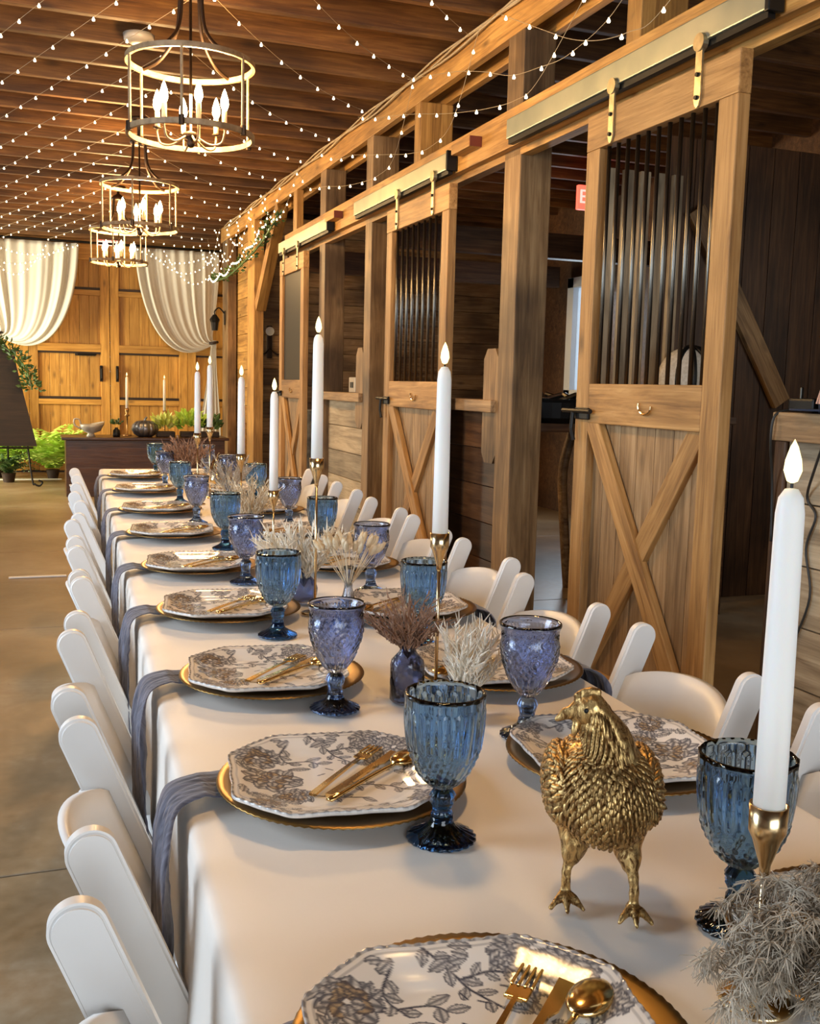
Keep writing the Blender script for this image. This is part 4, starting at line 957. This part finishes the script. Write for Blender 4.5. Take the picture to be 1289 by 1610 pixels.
# plumage: shingled feathers over body and neck
bm = bmesh.new(); rg = random.Random(4)
def feather(bm, p, nrm, dirv, L, w, lift=.0012):
    nrm = nrm.normalized(); d = (dirv - nrm * dirv.dot(nrm)).normalized(); s = nrm.cross(d); pr = [(0, .35), (.25, .85), (.55, 1.0), (.8, .75), (1.0, .12)]
    rows_ = []
    for (a, b) in pr:
        c = p + d * L * a + nrm * (lift * (.2 + a))
        rows_.append([bm.verts.new(c - s * w * b * .5), bm.verts.new(c + nrm * w * .16 * b), bm.verts.new(c + s * w * b * .5)])
    for A, B in zip(rows_, rows_[1:]):
        for j in range(2): bm.faces.new((A[j], A[j + 1], B[j + 1], B[j]))
def on_ellipsoid(c, r, n, dirf, L, w, cond=None):
    c = Vector(c)
    for i in range(n):
        z = 1 - 2 * (i + .5) / n; a = i * 2.399963; s_ = math.sqrt(1 - z * z); u = Vector((math.cos(a) * s_, math.sin(a) * s_, z)); p = c + Vector((u.x * r[0], u.y * r[1], u.z * r[2]))
        nrm = Vector((u.x / r[0], u.y / r[1], u.z / r[2])).normalized()
        if cond and not cond(p): continue
        feather(bm, p, nrm, dirf(p) + Vector((rg.uniform(-.2, .2), rg.uniform(-.2, .2), rg.uniform(-.2, .2))), L * rg.uniform(.8, 1.2), w * rg.uniform(.8, 1.2))
on_ellipsoid((.002, -.012, .118), (.0565, .0535, .0535), 800, lambda p: Vector((p.x * 4, .25, -1)), .0095, .0052, lambda p: p.y < .01 and p.z > .075)
on_ellipsoid((0, .035, .112), (.0635, .083, .0515), 800, lambda p: Vector((p.x * 3, .8, -.6)), .011, .0062, lambda p: p.y > -.01)
on_ellipsoid((-.048, .03, .115), (.0215, .067, .0375), 260, lambda p: Vector((0, 1, -.5)), .016, .0065, lambda p: p.x < -.045)
on_ellipsoid((.050, .03, .115), (.0215, .067, .0375), 260, lambda p: Vector((0, 1, -.5)), .016, .0065, lambda p: p.x > .045)
neck = catmull([(.004, -.012, .150), (.002, -.018, .170), (-.010, -.020, .193), (-.020, -.022, .208)], 6)
for k_, c in enumerate(neck):
    s_ = k_ / (len(neck) - 1); r = .0365 + (.0165 - .0365) * s_ ** .7
    for q in range(30):
        a = 2 * PI * q / 30 + k_ * .3; nrm = Vector((math.cos(a), math.sin(a), .25))
        if s_ > .8 and math.cos(a) < -.2: continue
        feather(bm, c + Vector((math.cos(a), math.sin(a), 0)) * r * .97, nrm, Vector((math.cos(a) * .25 + (.25 if math.cos(a) > 0 else 0), math.sin(a) * .2, -1)), .024 if math.cos(a) > .2 else .013, .0044, .0012)
pm = obj('plumage', bm, 'hen', hen, smooth=True); md = pm.modifiers.new('t', 'SOLIDIFY'); md.thickness = .0007
for sx in (-1,):
    bm = bmesh.new(); ellip(bm, (-.030, -.0385, .209), (.0026, .0016, .0026)); obj('eye', bm, 'black', hen, smooth=True)

# ------------------------------------------------------------------ chandeliers
def chandelier(x, y_, zb, lab, light):
    t = thing('chandelier', lab, 'chandelier', (x, y_, zb), rot=.25, group='drum-frame chandeliers')
    R = .262; H = .29
    for z, nm_ in ((0, 'bottom_ring'), (H, 'top_ring')):
        bm = bmesh.new(); lathe(bm, [(R - .009, z - .011), (R + .004, z - .011), (R + .004, z + .011), (R - .009, z + .011), (R - .009, z - .011)], 72, cap=False); obj(nm_, bm, 'ring', t)
    for i in range(6):
        a = 2 * PI * i / 6; c, s = math.cos(a), math.sin(a)
        bm = bmesh.new(); tube(bm, [(R * c, R * s, 0), (R * c, R * s, H)], .0065, 8); obj('upright', bm, 'ring', t)
        bm = bmesh.new(); tube(bm, [((R + .004) * c, (R + .004) * s, -.018), ((R + .004) * c, (R + .004) * s, .02)], .012, 8); obj('bracket', bm, 'iron', t)
    for i in range(4):
        a = 2 * PI * i / 4 + .5; c, s = math.cos(a), math.sin(a)
        bm = bmesh.new(); tube(bm, catmull([(R * c, R * s, H + .005), (R * .62 * c, R * .62 * s, H + .035), (.075 * c, .075 * s, H + .13), (.055 * c, .055 * s, H + .28)]), .008, 8); obj('bell_arm', bm, 'iron', t, smooth=True)
    bm = bmesh.new(); lathe(bm, [(0, H + .27), (.058, H + .27), (.064, H + .285), (.05, H + .31), (.014, H + .33), (.012, 3.02 - zb - .03), (.065, 3.02 - zb - .02), (.068, 3.02 - zb), (0, 3.02 - zb)], 28, cap=False); obj('canopy', bm, 'iron', t, smooth=True)
    bm = bmesh.new(); lathe(bm, [(0, -.05), (.012, -.045), (.02, -.03), (.012, -.018), (.032, -.008), (.032, .01), (.006, .02), (.006, H + .28), (0, H + .28)], 20, cap=False); obj('hub', bm, 'iron', t, smooth=True)
    for i in range(6):
        a = 2 * PI * i / 6 + .35; c, s = math.cos(a), math.sin(a); r = .145
        bm = bmesh.new(); tube(bm, catmull([(.02 * c, .02 * s, 0), (.08 * c, .08 * s, -.035), (.13 * c, .13 * s, -.03), (r * c, r * s, .01), (r * c, r * s, .03)]), .0045, 6)
        ar = obj('arm', bm, 'ring', t, smooth=True)
        bm = bmesh.new(); lathe(bm, [(0, .028), (.018, .032), (.018, .036), (0, .036)], 16, cap=False, c=(r * c, r * s, 0)); obj('drip_pan', bm, 'iron', ar)
        bm = bmesh.new(); tube(bm, [(r * c, r * s, .036), (r * c, r * s, .10)], .0105, 10); obj('candle_sleeve', bm, 'sleeve', ar, smooth=True)
        bm = bmesh.new(); lathe(bm, [(0, .10), (.010, .104), (.0175, .125), (.016, .145), (.007, .175), (0, .19)], 14, cap=False, c=(r * c, r * s, 0)); obj('flame_bulb', bm, 'lampbulb', ar, smooth=True)
    l = bpy.data.lights.new('chandelier_light', 'POINT'); l.energy = light; l.color = (1.0, .60, .24); l.shadow_soft_size = .12
    lo = bpy.data.objects.new('chandelier_light', l); COL.objects.link(lo); lo.location = (0, 0, .17); lo.parent = t
chandelier(.64, 4.5, 2.27, 'nearest drum-frame chandelier with six lit flame bulbs', 85)
chandelier(.555, 1.55, 2.26, 'unseen drum-frame chandelier added over the near end of the table, above the picture', 34)  # added out of view, continuing the row, to warm the near table
chandelier(.71, 7.45, 2.285, 'middle drum-frame chandelier with six lit flame bulbs', 85)
chandelier(.77, 10.1, 2.33, 'farthest and smallest-looking chandelier before the end doors', 95)

# ------------------------------------------------------------------ fairy light strings
bm = bmesh.new(); lathe(bm, [(0, -.008), (.006, -.006), (.0075, -.001), (.004, .006), (.0018, .012), (0, .013)], 10, cap=False); bo = obj('x', bm, 'fairy', smooth=True); BULB = bo.data; bpy.data.objects.remove(bo)
def string(pts, sp, lab, grp, name='fairy_light_string', m=6, bulbs=True, bs=1.0):
    C_ = catmull(pts, m); o0 = C_[0].copy()
    bm = bmesh.new(); tube(bm, [p - o0 for p in C_], .0014, 4); t = obj(name, bm, 'wire', None, o0); tag(t, lab, 'string lights', grp)
    acc = sp * random.uniform(.3, .9); n = 0
    for a, b in zip(C_, C_[1:]):
        L = (b - a).length
        while acc < L and n < 98:
            p = a.lerp(b, acc / L); q = obj('bulb', BULB, None, t, p - o0 + Vector((0, 0, -.010))); q.scale = (bs, bs, bs); acc += sp; n += 1
        acc -= L
ORD2 = ['nearest'] + ORD[1:] + ['twelfth', 'thirteenth', 'fourteenth']
G1 = 'fairy light strings swagged under the joists'
for k_ in range(14):
    y0 = 3.35 + .80 * k_
    if y0 < 12.6:
        ye = min(y0 + 9, 13.8) if False else y0 + 3.7 * 2.8
        pts = []
        for s_ in np.linspace(0, 1, 8):
            x = .70 - 3.6 * s_; yy = y0 + 10.0 * s_ * .98
            if yy > 13.7: break
            pts.append((x, yy, 2.97 - .10 * math.sin(PI * min(1, s_ * 1.15))))
        if len(pts) > 1: string(pts, .25, 'fairy light string slanting toward the left wall, %s from the camera' % ORD2[k_], G1)
    y1 = 3.15 + .80 * k_
    if y1 < 12.4:
        pts = [(.72 + 1.33 * s_, min(13.9, y1 + 1.72 * s_), 2.975 - .08 * math.sin(PI * s_)) for s_ in np.linspace(0, 1, 6)]
        string(pts, .24, 'fairy light string slanting toward the top beam, %s from the camera' % ORD2[k_], G1 + ' on the right')
def yz(l): return [(2.03, a, b) for a, b in l]
WS = [yz([(6.65, 2.99), (6.28, 2.90), (5.86, 2.82), (5.48, 2.74), (5.13, 2.66), (4.83, 2.60), (4.54, 2.55), (4.28, 2.52), (4.07, 2.54), (3.7, 2.75), (3.4, 2.96)]),
      yz([(5.7, 2.98), (5.31, 2.90), (4.94, 2.82), (4.61, 2.73), (4.33, 2.64), (4.06, 2.60), (3.77, 2.58), (3.4, 2.66), (3.1, 2.95)]),
      yz([(7.68, 2.97), (7.16, 2.82), (6.76, 2.77), (6.34, 2.69), (5.97, 2.62), (5.64, 2.56), (5.31, 2.53), (5.0, 2.6), (4.7, 2.95)]),
      yz([(8.3, 2.96), (7.95, 2.76), (7.43, 2.68), (7.0, 2.61), (6.57, 2.56), (6.2, 2.54), (5.9, 2.6), (5.6, 2.95)]),
      yz([(4.5, 2.96), (4.02, 2.74), (3.77, 2.63), (3.54, 2.56), (3.34, 2.53), (3.17, 2.53), (2.8, 2.7), (2.5, 2.98)])]
WL = ['long sagging fairy light string over the gap between near and middle doors', 'fairy light string sagging from the top beam above the nearest thick post', 'fairy light string sagging above the middle stall door track', 'fairy light string sagging over the far half wall', 'fairy light string sagging above the nearest stall door']
for p, l_ in zip(WS, WL): string(p, .27, l_, 'fairy light strings on the stall beams')
for k_ in range(7):
    y0 = 8.2 + .62 * k_; d = .30 + .10 * (k_ % 3)
    pts = [(2.02, y0 + 1.5 * s_, 2.97 - d * math.sin(PI * s_)) for s_ in np.linspace(0, 1, 8)]
    string(pts, .13, 'fairy light string sagging under the far top beam, %s of seven' % ORD2[k_], 'far wall fairy light strings')
for k_ in range(6):
    x0, x1 = ((-.62, .58), (-.9, .45), (-.6, .2), (1.25, 2.3), (1.4, 2.35), (1.6, 2.4))[k_]
    pts = [(x0 + (x1 - x0) * s_, YB - .42 - .02 * k_, 2.93 - (.16 + .13 * (k_ % 3)) * math.sin(PI * s_)) for s_ in np.linspace(0, 1, 8)]
    string(pts, .062, '%s fairy light swag across the top of the %s curtain' % (('widest', 'lower', 'shortest')[k_ % 3], 'left' if k_ < 3 else 'right'), 'curtain top fairy lights, ' + ('left' if k_ < 3 else 'right'))
# smoke detector
bm = bmesh.new(); lathe(bm, [(0, -.045), (.05, -.042), (.075, -.03), (.08, 0), (0, 0)], 32, cap=False)
tag(obj('smoke_detector', bm, 'porcelain', None, (.545, 5.70, 3.02), smooth=True), 'white round smoke detector on the joists behind the nearest chandelier', 'smoke detector')

# ------------------------------------------------------------------ curtains at the end doors
def swag(x_in, x_out, x_tie, z_tie, lab, tail=True):
    t = thing('curtain', lab, 'curtain', (0, YB - .28, 0))
    zt = 2.95; NU, NV = 140, 40; bm = bmesh.new(); rows_ = []; sg = 1 if x_out > x_in else -1
    for i in range(NU + 1):
        u = i / NU; xt = x_in + (x_out - x_in) * u; P0 = Vector((xt, 0, zt)); P3 = Vector((x_tie, 0, z_tie + .04 * (u - .5)))
        k = (1 - u)
        P1 = Vector((xt + sg * .02, 0, zt - (zt - z_tie) * (.55 + .15 * k))); P2 = Vector((x_tie - sg * (.62 * k + .05), 0, z_tie - .46 * k ** .8 + .10 * (1 - k)))
        row = []
        for j in range(NV + 1):
            v = j / NV; p = P0 * (1 - v) ** 3 + P1 * 3 * v * (1 - v) ** 2 + P2 * 3 * v * v * (1 - v) + P3 * v ** 3
            amp = .034 * (.7 + .5 * math.sin(u * 9 + 1)) * (1 - v * .6) * (1 if v < .9 else (1 - v) * 10 * .8 + .2)
            dy = -amp * (math.sin(u * 2 * PI * 7.5 + 1.4 * math.sin(u * 11)) + .35 * math.sin(u * 2 * PI * 15 + 1.3 + 2 * math.sin(u * 5))) - .10 * math.sin(v * PI) * (1 - u) - .02
            row.append(bm.verts.new((p.x, dy, p.z)))
        rows_.append(row)
    for A, B in zip(rows_, rows_[1:]):
        for j in range(NV): bm.faces.new((A[j], A[j + 1], B[j + 1], B[j]))
    o = obj('swag_panel', bm, 'curtain', t, smooth=True); md = o.modifiers.new('t', 'SOLIDIFY'); md.thickness = .004
    bm = bmesh.new(); tube(bm, [(x_tie + .05 * math.cos(a), .05 * math.sin(a) - .03, z_tie + .01 * math.cos(a)) for a in np.linspace(0, 2 * PI, 16, endpoint=False)], .018, 8, closed=True); obj('tie_back', bm, 'dark_board', t)
    bm = bmesh.new(); rows_ = []
    for i in range(61):
        u = i / 60; row = []
        for j in range(16):
            v = j / 15; w = .07 + (.32 - .07) * smoothstep(0, .9, v); x = x_tie + (u - .5) * w - sg * .06 * v; z = z_tie + .03 - (z_tie - .04) * v
            row.append(bm.verts.new((x, -.03 + .018 * (.4 + v) * math.sin(u * 2 * PI * 5) - .01, z)))
        rows_.append(row)
    for A, B in zip(rows_, rows_[1:]):
        for j in range(15): bm.faces.new((A[j], A[j + 1], B[j + 1], B[j]))
    o = obj('tail', bm, 'curtain', t, smooth=True); md = o.modifiers.new('t', 'SOLIDIFY'); md.thickness = .004
swag(1.27, 2.36, 2.29, 1.76, 'ivory swag curtain tied back at the right of the end doors')
swag(.57, -.85, -.42, 1.78, 'ivory swag curtain tied back at the left of the end doors')
bm = bmesh.new(); tube(bm, [(-2.6, YB - .28, 2.975), (2.6, YB - .28, 2.975)], .014, 10)
for x in (-2.5, 0.92, 2.5): tube(bm, [(x, YB - .28, 2.975), (x, YB - .0, 2.975)], .009, 8)
tag(obj('curtain_rod', bm, 'black'), 'thin dark curtain rod above the end doors', 'curtain rod')

# ------------------------------------------------------------------ chest and what stands on it
t = thing('low_sideboard', 'long low dark mahogany sideboard beyond the table', 'sideboard', (0, 0, 0))
bm = bmesh.new(); box(bm, (1.13, 11.47, .30), (1.66, .5, .60), bev=.006); obj('body', bm, 'chest', t)
bm = bmesh.new(); box(bm, (1.13, 11.46, .615), (1.74, .58, .03), bev=.006); obj('top_board', bm, 'chest', t)
ZS = .63
t = thing('gravy_boat', 'pale footed gravy boat with looped handle on the sideboard', 'gravy boat', (.56, 11.36, ZS))
bm = bmesh.new(); lathe(bm, [(0, 0), (.05, 0), (.04, .02), (.03, .035), (.08, .06), (.11, .10), (.115, .13), (.108, .13), (.10, .10), (0, .05)], 32, lambda r, z, a: (r * (1.25 if math.cos(a) > 0 else 1.0) if r > .06 else r, z + (.03 * max(0, math.cos(a)) if z > .09 else 0)), cap=False); obj('bowl', bm, 'porcelain', t, smooth=True)
bm = bmesh.new(); tube(bm, catmull([(-.09, 0, .08), (-.16, 0, .12), (-.165, 0, .18), (-.12, 0, .18), (-.10, 0, .13)]), .009, 8); obj('handle', bm, 'porcelain', t, smooth=True)
def leaves(bm, n, rad, size, rg, c=(0, 0, 0), up=.6):
    for i in range(n):
        d = Vector((rg.uniform(-1, 1), rg.uniform(-1, 1), rg.uniform(-.2, 1) + up)).normalized(); p = Vector(c) + d * rad * rg.uniform(.3, 1)
        s = d.cross(Vector((rg.uniform(-1, 1), rg.uniform(-1, 1), .3))).normalized(); l_ = size * rg.uniform(.6, 1.2); nn = d.cross(s)
        a = [bm.verts.new(q) for q in (p, p + d * l_ * .5 + s * l_ * .28 + nn * l_ * .05, p + d * l_ - nn * l_ * .12, p + d * l_ * .5 - s * l_ * .28 + nn * l_ * .05)]
        bm.faces.new(a)
t = thing('bud_plant', 'little green sprig in a dark bottle on the sideboard', 'plant', (.82, 11.33, ZS))
bm = bmesh.new(); lathe(bm, [(0, 0), (.035, 0), (.04, .02), (.035, .07), (.015, .09), (.018, .10), (0, .10)], 20, cap=False); obj('bottle', bm, 'black', t, smooth=True)
bm = bmesh.new(); leaves(bm, 40, .07, .045, random.Random(1), (0, 0, .11)); obj('sprig', bm, 'ivy', t)
t = thing('pewter_pumpkin', 'ribbed pewter-grey pumpkin on the sideboard', 'pumpkin', (1.12, 11.36, ZS))
bm = bmesh.new(); lathe(bm, [(0, .01), (.07, 0), (.12, .03), (.145, .08), (.135, .13), (.09, .17), (.03, .178), (0, .165)], 96, lambda r, z, a: r * (1 - .09 * abs(math.cos(5 * a)) ** 8), cap=False); obj('pumpkin_body', bm, 'pewter', t, smooth=True)
bm = bmesh.new(); tube(bm, [(0, 0, .16), (.005, 0, .195), (.02, 0, .215)], [.016, .012, .010], 8); obj('stalk', bm, 'pewter', t)
def far_candle(x, y_, lab, hz):
    t = thing('candlestick', 'thin dark candlestick on the sideboard, ' + lab, 'candlestick', (x, y_, ZS))
    bm = bmesh.new(); lathe(bm, [(0, 0), (.05, 0), (.045, .012), (.010, .02), (.008, hz - .09), (.03, hz - .08), (.012, hz - .06), (.022, hz - .03), (.022, hz), (0, hz)], 20, cap=False); obj('holder', bm, 'henleg', t, smooth=True)
    c = thing('taper_candle', 'thin white candle on the sideboard, ' + lab, 'candle', (x, y_, ZS + hz))
    bm = bmesh.new(); lathe(bm, [(0, 0), (.015, 0), (.013, .33), (.004, .345), (0, .345)], 14, cap=False); obj('candle_body', bm, 'wax', c, smooth=True)
    bm = bmesh.new(); lathe(bm, [(0, 0), (.008, .01), (.006, .025), (0, .04)], 10, cap=False, c=(0, 0, .35)); obj('flame', bm, 'flame', c, smooth=True)
far_candle(.95, 11.55, 'left one behind the pewter pumpkin', .30); far_candle(1.35, 11.55, 'right one above the yellow-green plant', .28)
for (x, n, m, r, s, lab) in ((1.34, 90, 'yellowgreen', .13, .11, 'yellow-green leafy plant beside the pewter pumpkin'), (1.60, 150, 'fern', .20, .10, 'green leafy planting at the right on the sideboard'), (1.82, 90, 'ivy', .15, .09, 'dark green leafy planting at the right end of the sideboard')):
    t = thing('leafy_plant', lab, 'plant', (x, 11.4, ZS)); bm = bmesh.new(); box(bm, (0, 0, .03), (.20, .14, .06), bev=.01); obj('planter', bm, 'dark_board', t)
    bm = bmesh.new(); leaves(bm, n, r, s, random.Random(n + int(x * 10)), (0, 0, .07), .5); obj('foliage', bm, m, t)

# ferns, easel with dark board --------------------------------------
def fern(x, y_, sc, lab, n=34, mat='fern', seed=0):
    rg = random.Random(seed); t = thing('potted_fern', lab, 'fern', (x, y_, 0))
    bm = bmesh.new(); lathe(bm, [(0, 0), (.06, 0), (.08, .10), (.085, .11), (.07, .11), (0, .10)], 24, cap=False); obj('pot', bm, 'dark_board', t)
    bm = bmesh.new()
    for i in range(n):
        a = rg.uniform(0, 2 * PI); L = sc * rg.uniform(.6, 1.0); el = rg.uniform(.8, 1.5); d = Vector((math.cos(a), math.sin(a), 0)); p = Vector((0, 0, .10)); pts = [p]
        for q in range(12):
            e = el - q * .13; p = p + (d * math.cos(e) + Vector((0, 0, math.sin(e)))) * L / 12; p.z = max(p.z, .03); pts.append(p.copy())
        s = Vector((-d.y, d.x, 0))
        for q in range(1, 13):
            w = sc * .16 * math.sin(PI * min(1, q / 12 * .9 + .1)) + .01; c = pts[q]; tg = (pts[q] - pts[q - 1])
            for sg in (-1, 1):
                v = [bm.verts.new(z_) for z_ in (c - tg * .3, c + s * sg * w * .55 + tg * .5 + Vector((0, 0, .008)), c + s * sg * w + Vector((0, 0, -.012)), c + s * sg * w * .5 - tg * .2)]
                bm.faces.new(v)
    obj('fronds', bm, mat, t)
fern(.20, 13.35, .95, 'bright lime-green fern on the floor left of the sideboard', 70, 'fern', 1)
fern(-.45, 13.5, .85, 'lime-green fern on the floor behind the dark sign board', 60, 'fern', 2)
fern(-.30, 12.9, .42, 'dark trailing greenery at the foot of the easel', 34, 'ivy', 3)
fern(1.75, 12.9, .75, 'dark green fern partly behind the right end of the sideboard', 30, 'ivy', 5)
t = thing('easel', 'black wrought-iron easel with scrolled feet at the left edge', 'easel', (-.30, 12.45, 0))
for sx in (-.26, .26):
    bm = bmesh.new(); tube(bm, catmull([(sx * .3, .1, 1.6), (sx * .7, .02, .8), (sx, -.10, .10), (sx + .03 * (1 if sx > 0 else -1), -.12, .03), (sx + .08 * (1 if sx > 0 else -1), -.13, .012), (sx + .11 * (1 if sx > 0 else -1), -.13, .05), (sx + .07 * (1 if sx > 0 else -1), -.13, .075)], 8), .010, 8); obj('leg', bm, 'black', t, smooth=True)
bm = bmesh.new(); tube(bm, [(0, .12, 1.6), (0, .5, .012)], .010, 8); obj('leg', bm, 'black', t)
bm = bmesh.new(); tube(bm, [(-.28, -.07, .44), (.28, -.07, .44)], .012, 8); obj('ledge', bm, 'black', t)
bm = bmesh.new(); poly(bm, [(-.75, .46), (.32, .46), (.10, 1.45), (-.02, 1.66), (-.55, 1.66)], .03, 'y')
tag(obj('sign_board', bm, 'dark_board', None, (-.30, 12.34, 0), (-.08, 0, 0)), 'dark-stained slanted wooden board leaning on the iron easel', 'board')
bm = bmesh.new(); rg = random.Random(8)
for p in catmull([(-.75, 12.26, 1.68), (-.40, 12.24, 1.62), (-.16, 12.22, 1.45), (-.05, 12.22, 1.25), (-.02, 12.24, 1.10)], 6): leaves(bm, 16, .10, .06, rg, p, 0)
tube(bm, catmull([(-.75, 12.26, 1.68), (-.40, 12.24, 1.62), (-.16, 12.22, 1.45), (-.05, 12.22, 1.25), (-.02, 12.24, 1.10)], 6), .01, 6)
tag(obj('leaf_garland', bm, 'ivy'), 'dark green leaf garland draped over the slanted board', 'garland')

# garland with lights at the far corner, sconce, barrel
bm = bmesh.new(); rg = random.Random(18)
GP = catmull([(2.02, 12.3, 2.42), (2.0, 11.3, 2.38), (2.0, 10.4, 2.44), (2.02, 9.6, 2.55), (2.02, 9.0, 2.68)], 8)
tube(bm, GP, .012, 6)
for p in GP: leaves(bm, 8, .07, .05, rg, p, 0)
tag(obj('leaf_garland', bm, 'ivy'), 'leafy garland hung under the top beam at the far corner', 'garland')
string([(p.x - .08, p.y, p.z + .03 * math.sin(i)) for i, p in enumerate(GP)][::2], .075, 'dense warm light string woven through the leafy garland', 'garland lights')
t = thing('wall_sconce', 'dark candelabra wall sconce with white candles on the far boards', 'sconce', (2.33, 10.62, 1.72))
bm = bmesh.new(); box(bm, (0, .06, -.05), (.06, .02, .34), bev=.01)
for sx in (-.13, .13): tube(bm, catmull([(0, .04, -.12), (sx * .6, -.02, -.18), (sx, -.05, -.10), (sx, -.05, -.04)]), .009, 8)
obj('bracket', bm, 'iron', t, smooth=True)
for sx in (-.13, .13): bm = bmesh.new(); lathe(bm, [(0, -.04), (.014, -.04), (.013, .19), (0, .20)], 14, cap=False, c=(sx, -.05, 0)); obj('candle', bm, 'wax', t, smooth=True)
bm = bmesh.new(); lathe(bm, [(0, 0), (.045, 0), (.045, .012), (0, .014)], 24, cap=False); obj('round_mirror', bm, 'whitepaint', t, (0, .04, .06), (PI / 2, 0, 0))
bm = bmesh.new(); lathe(bm, [(0, 0), (.17, 0), (.185, .3), (.185, .7), (.19, .96), (.195, 1.0), (.18, 1.0), (0, .98)], 40, lambda r, z, a: r, cap=False)
tag(obj('metal_barrel', bm, 'stone', None, (2.42, 9.35, 0), smooth=True), 'mottled grey metal barrel beside the farthest stall door', 'barrel')
bm = bmesh.new(); box(bm, (-.0, 6.69, .006), (.34, .03, .008)); tag(obj('floor_glint', bm, 'tape'), 'thin white strip painted as a door-light glint on the left floor', 'strip')  # white strip standing for a glint of door light
bm = bmesh.new(); box(bm, (-1.0, 13.2, .003), (2.6, .10, .006)); tag(obj('lit_floor_strip', bm, 'tape'), 'pale strip painted as bright floor light before the ferns', 'strip')  # daylit band of floor, painted as a pale strip

# black lantern on the far wall
t = thing('wall_lantern', 'small black lantern bracket on the far post near the right curtain', 'lantern', (2.03, 12.02, 1.95))
bm = bmesh.new(); box(bm, (.065, 0, .03), (.012, .06, .16), bev=.003); tube(bm, catmull([(.06, 0, .08), (.0, 0, .14), (-.05, 0, .10), (-.05, 0, .06)]), .008, 8); obj('bracket', bm, 'black', t)
bm = bmesh.new(); lathe(bm, [(0, -.12), (.035, -.12), (.045, -.03), (.06, 0), (.05, .02), (.02, .06), (0, .065)], 8, cap=False, c=(-.05, 0, 0)); obj('lamp_housing', bm, 'black', t)
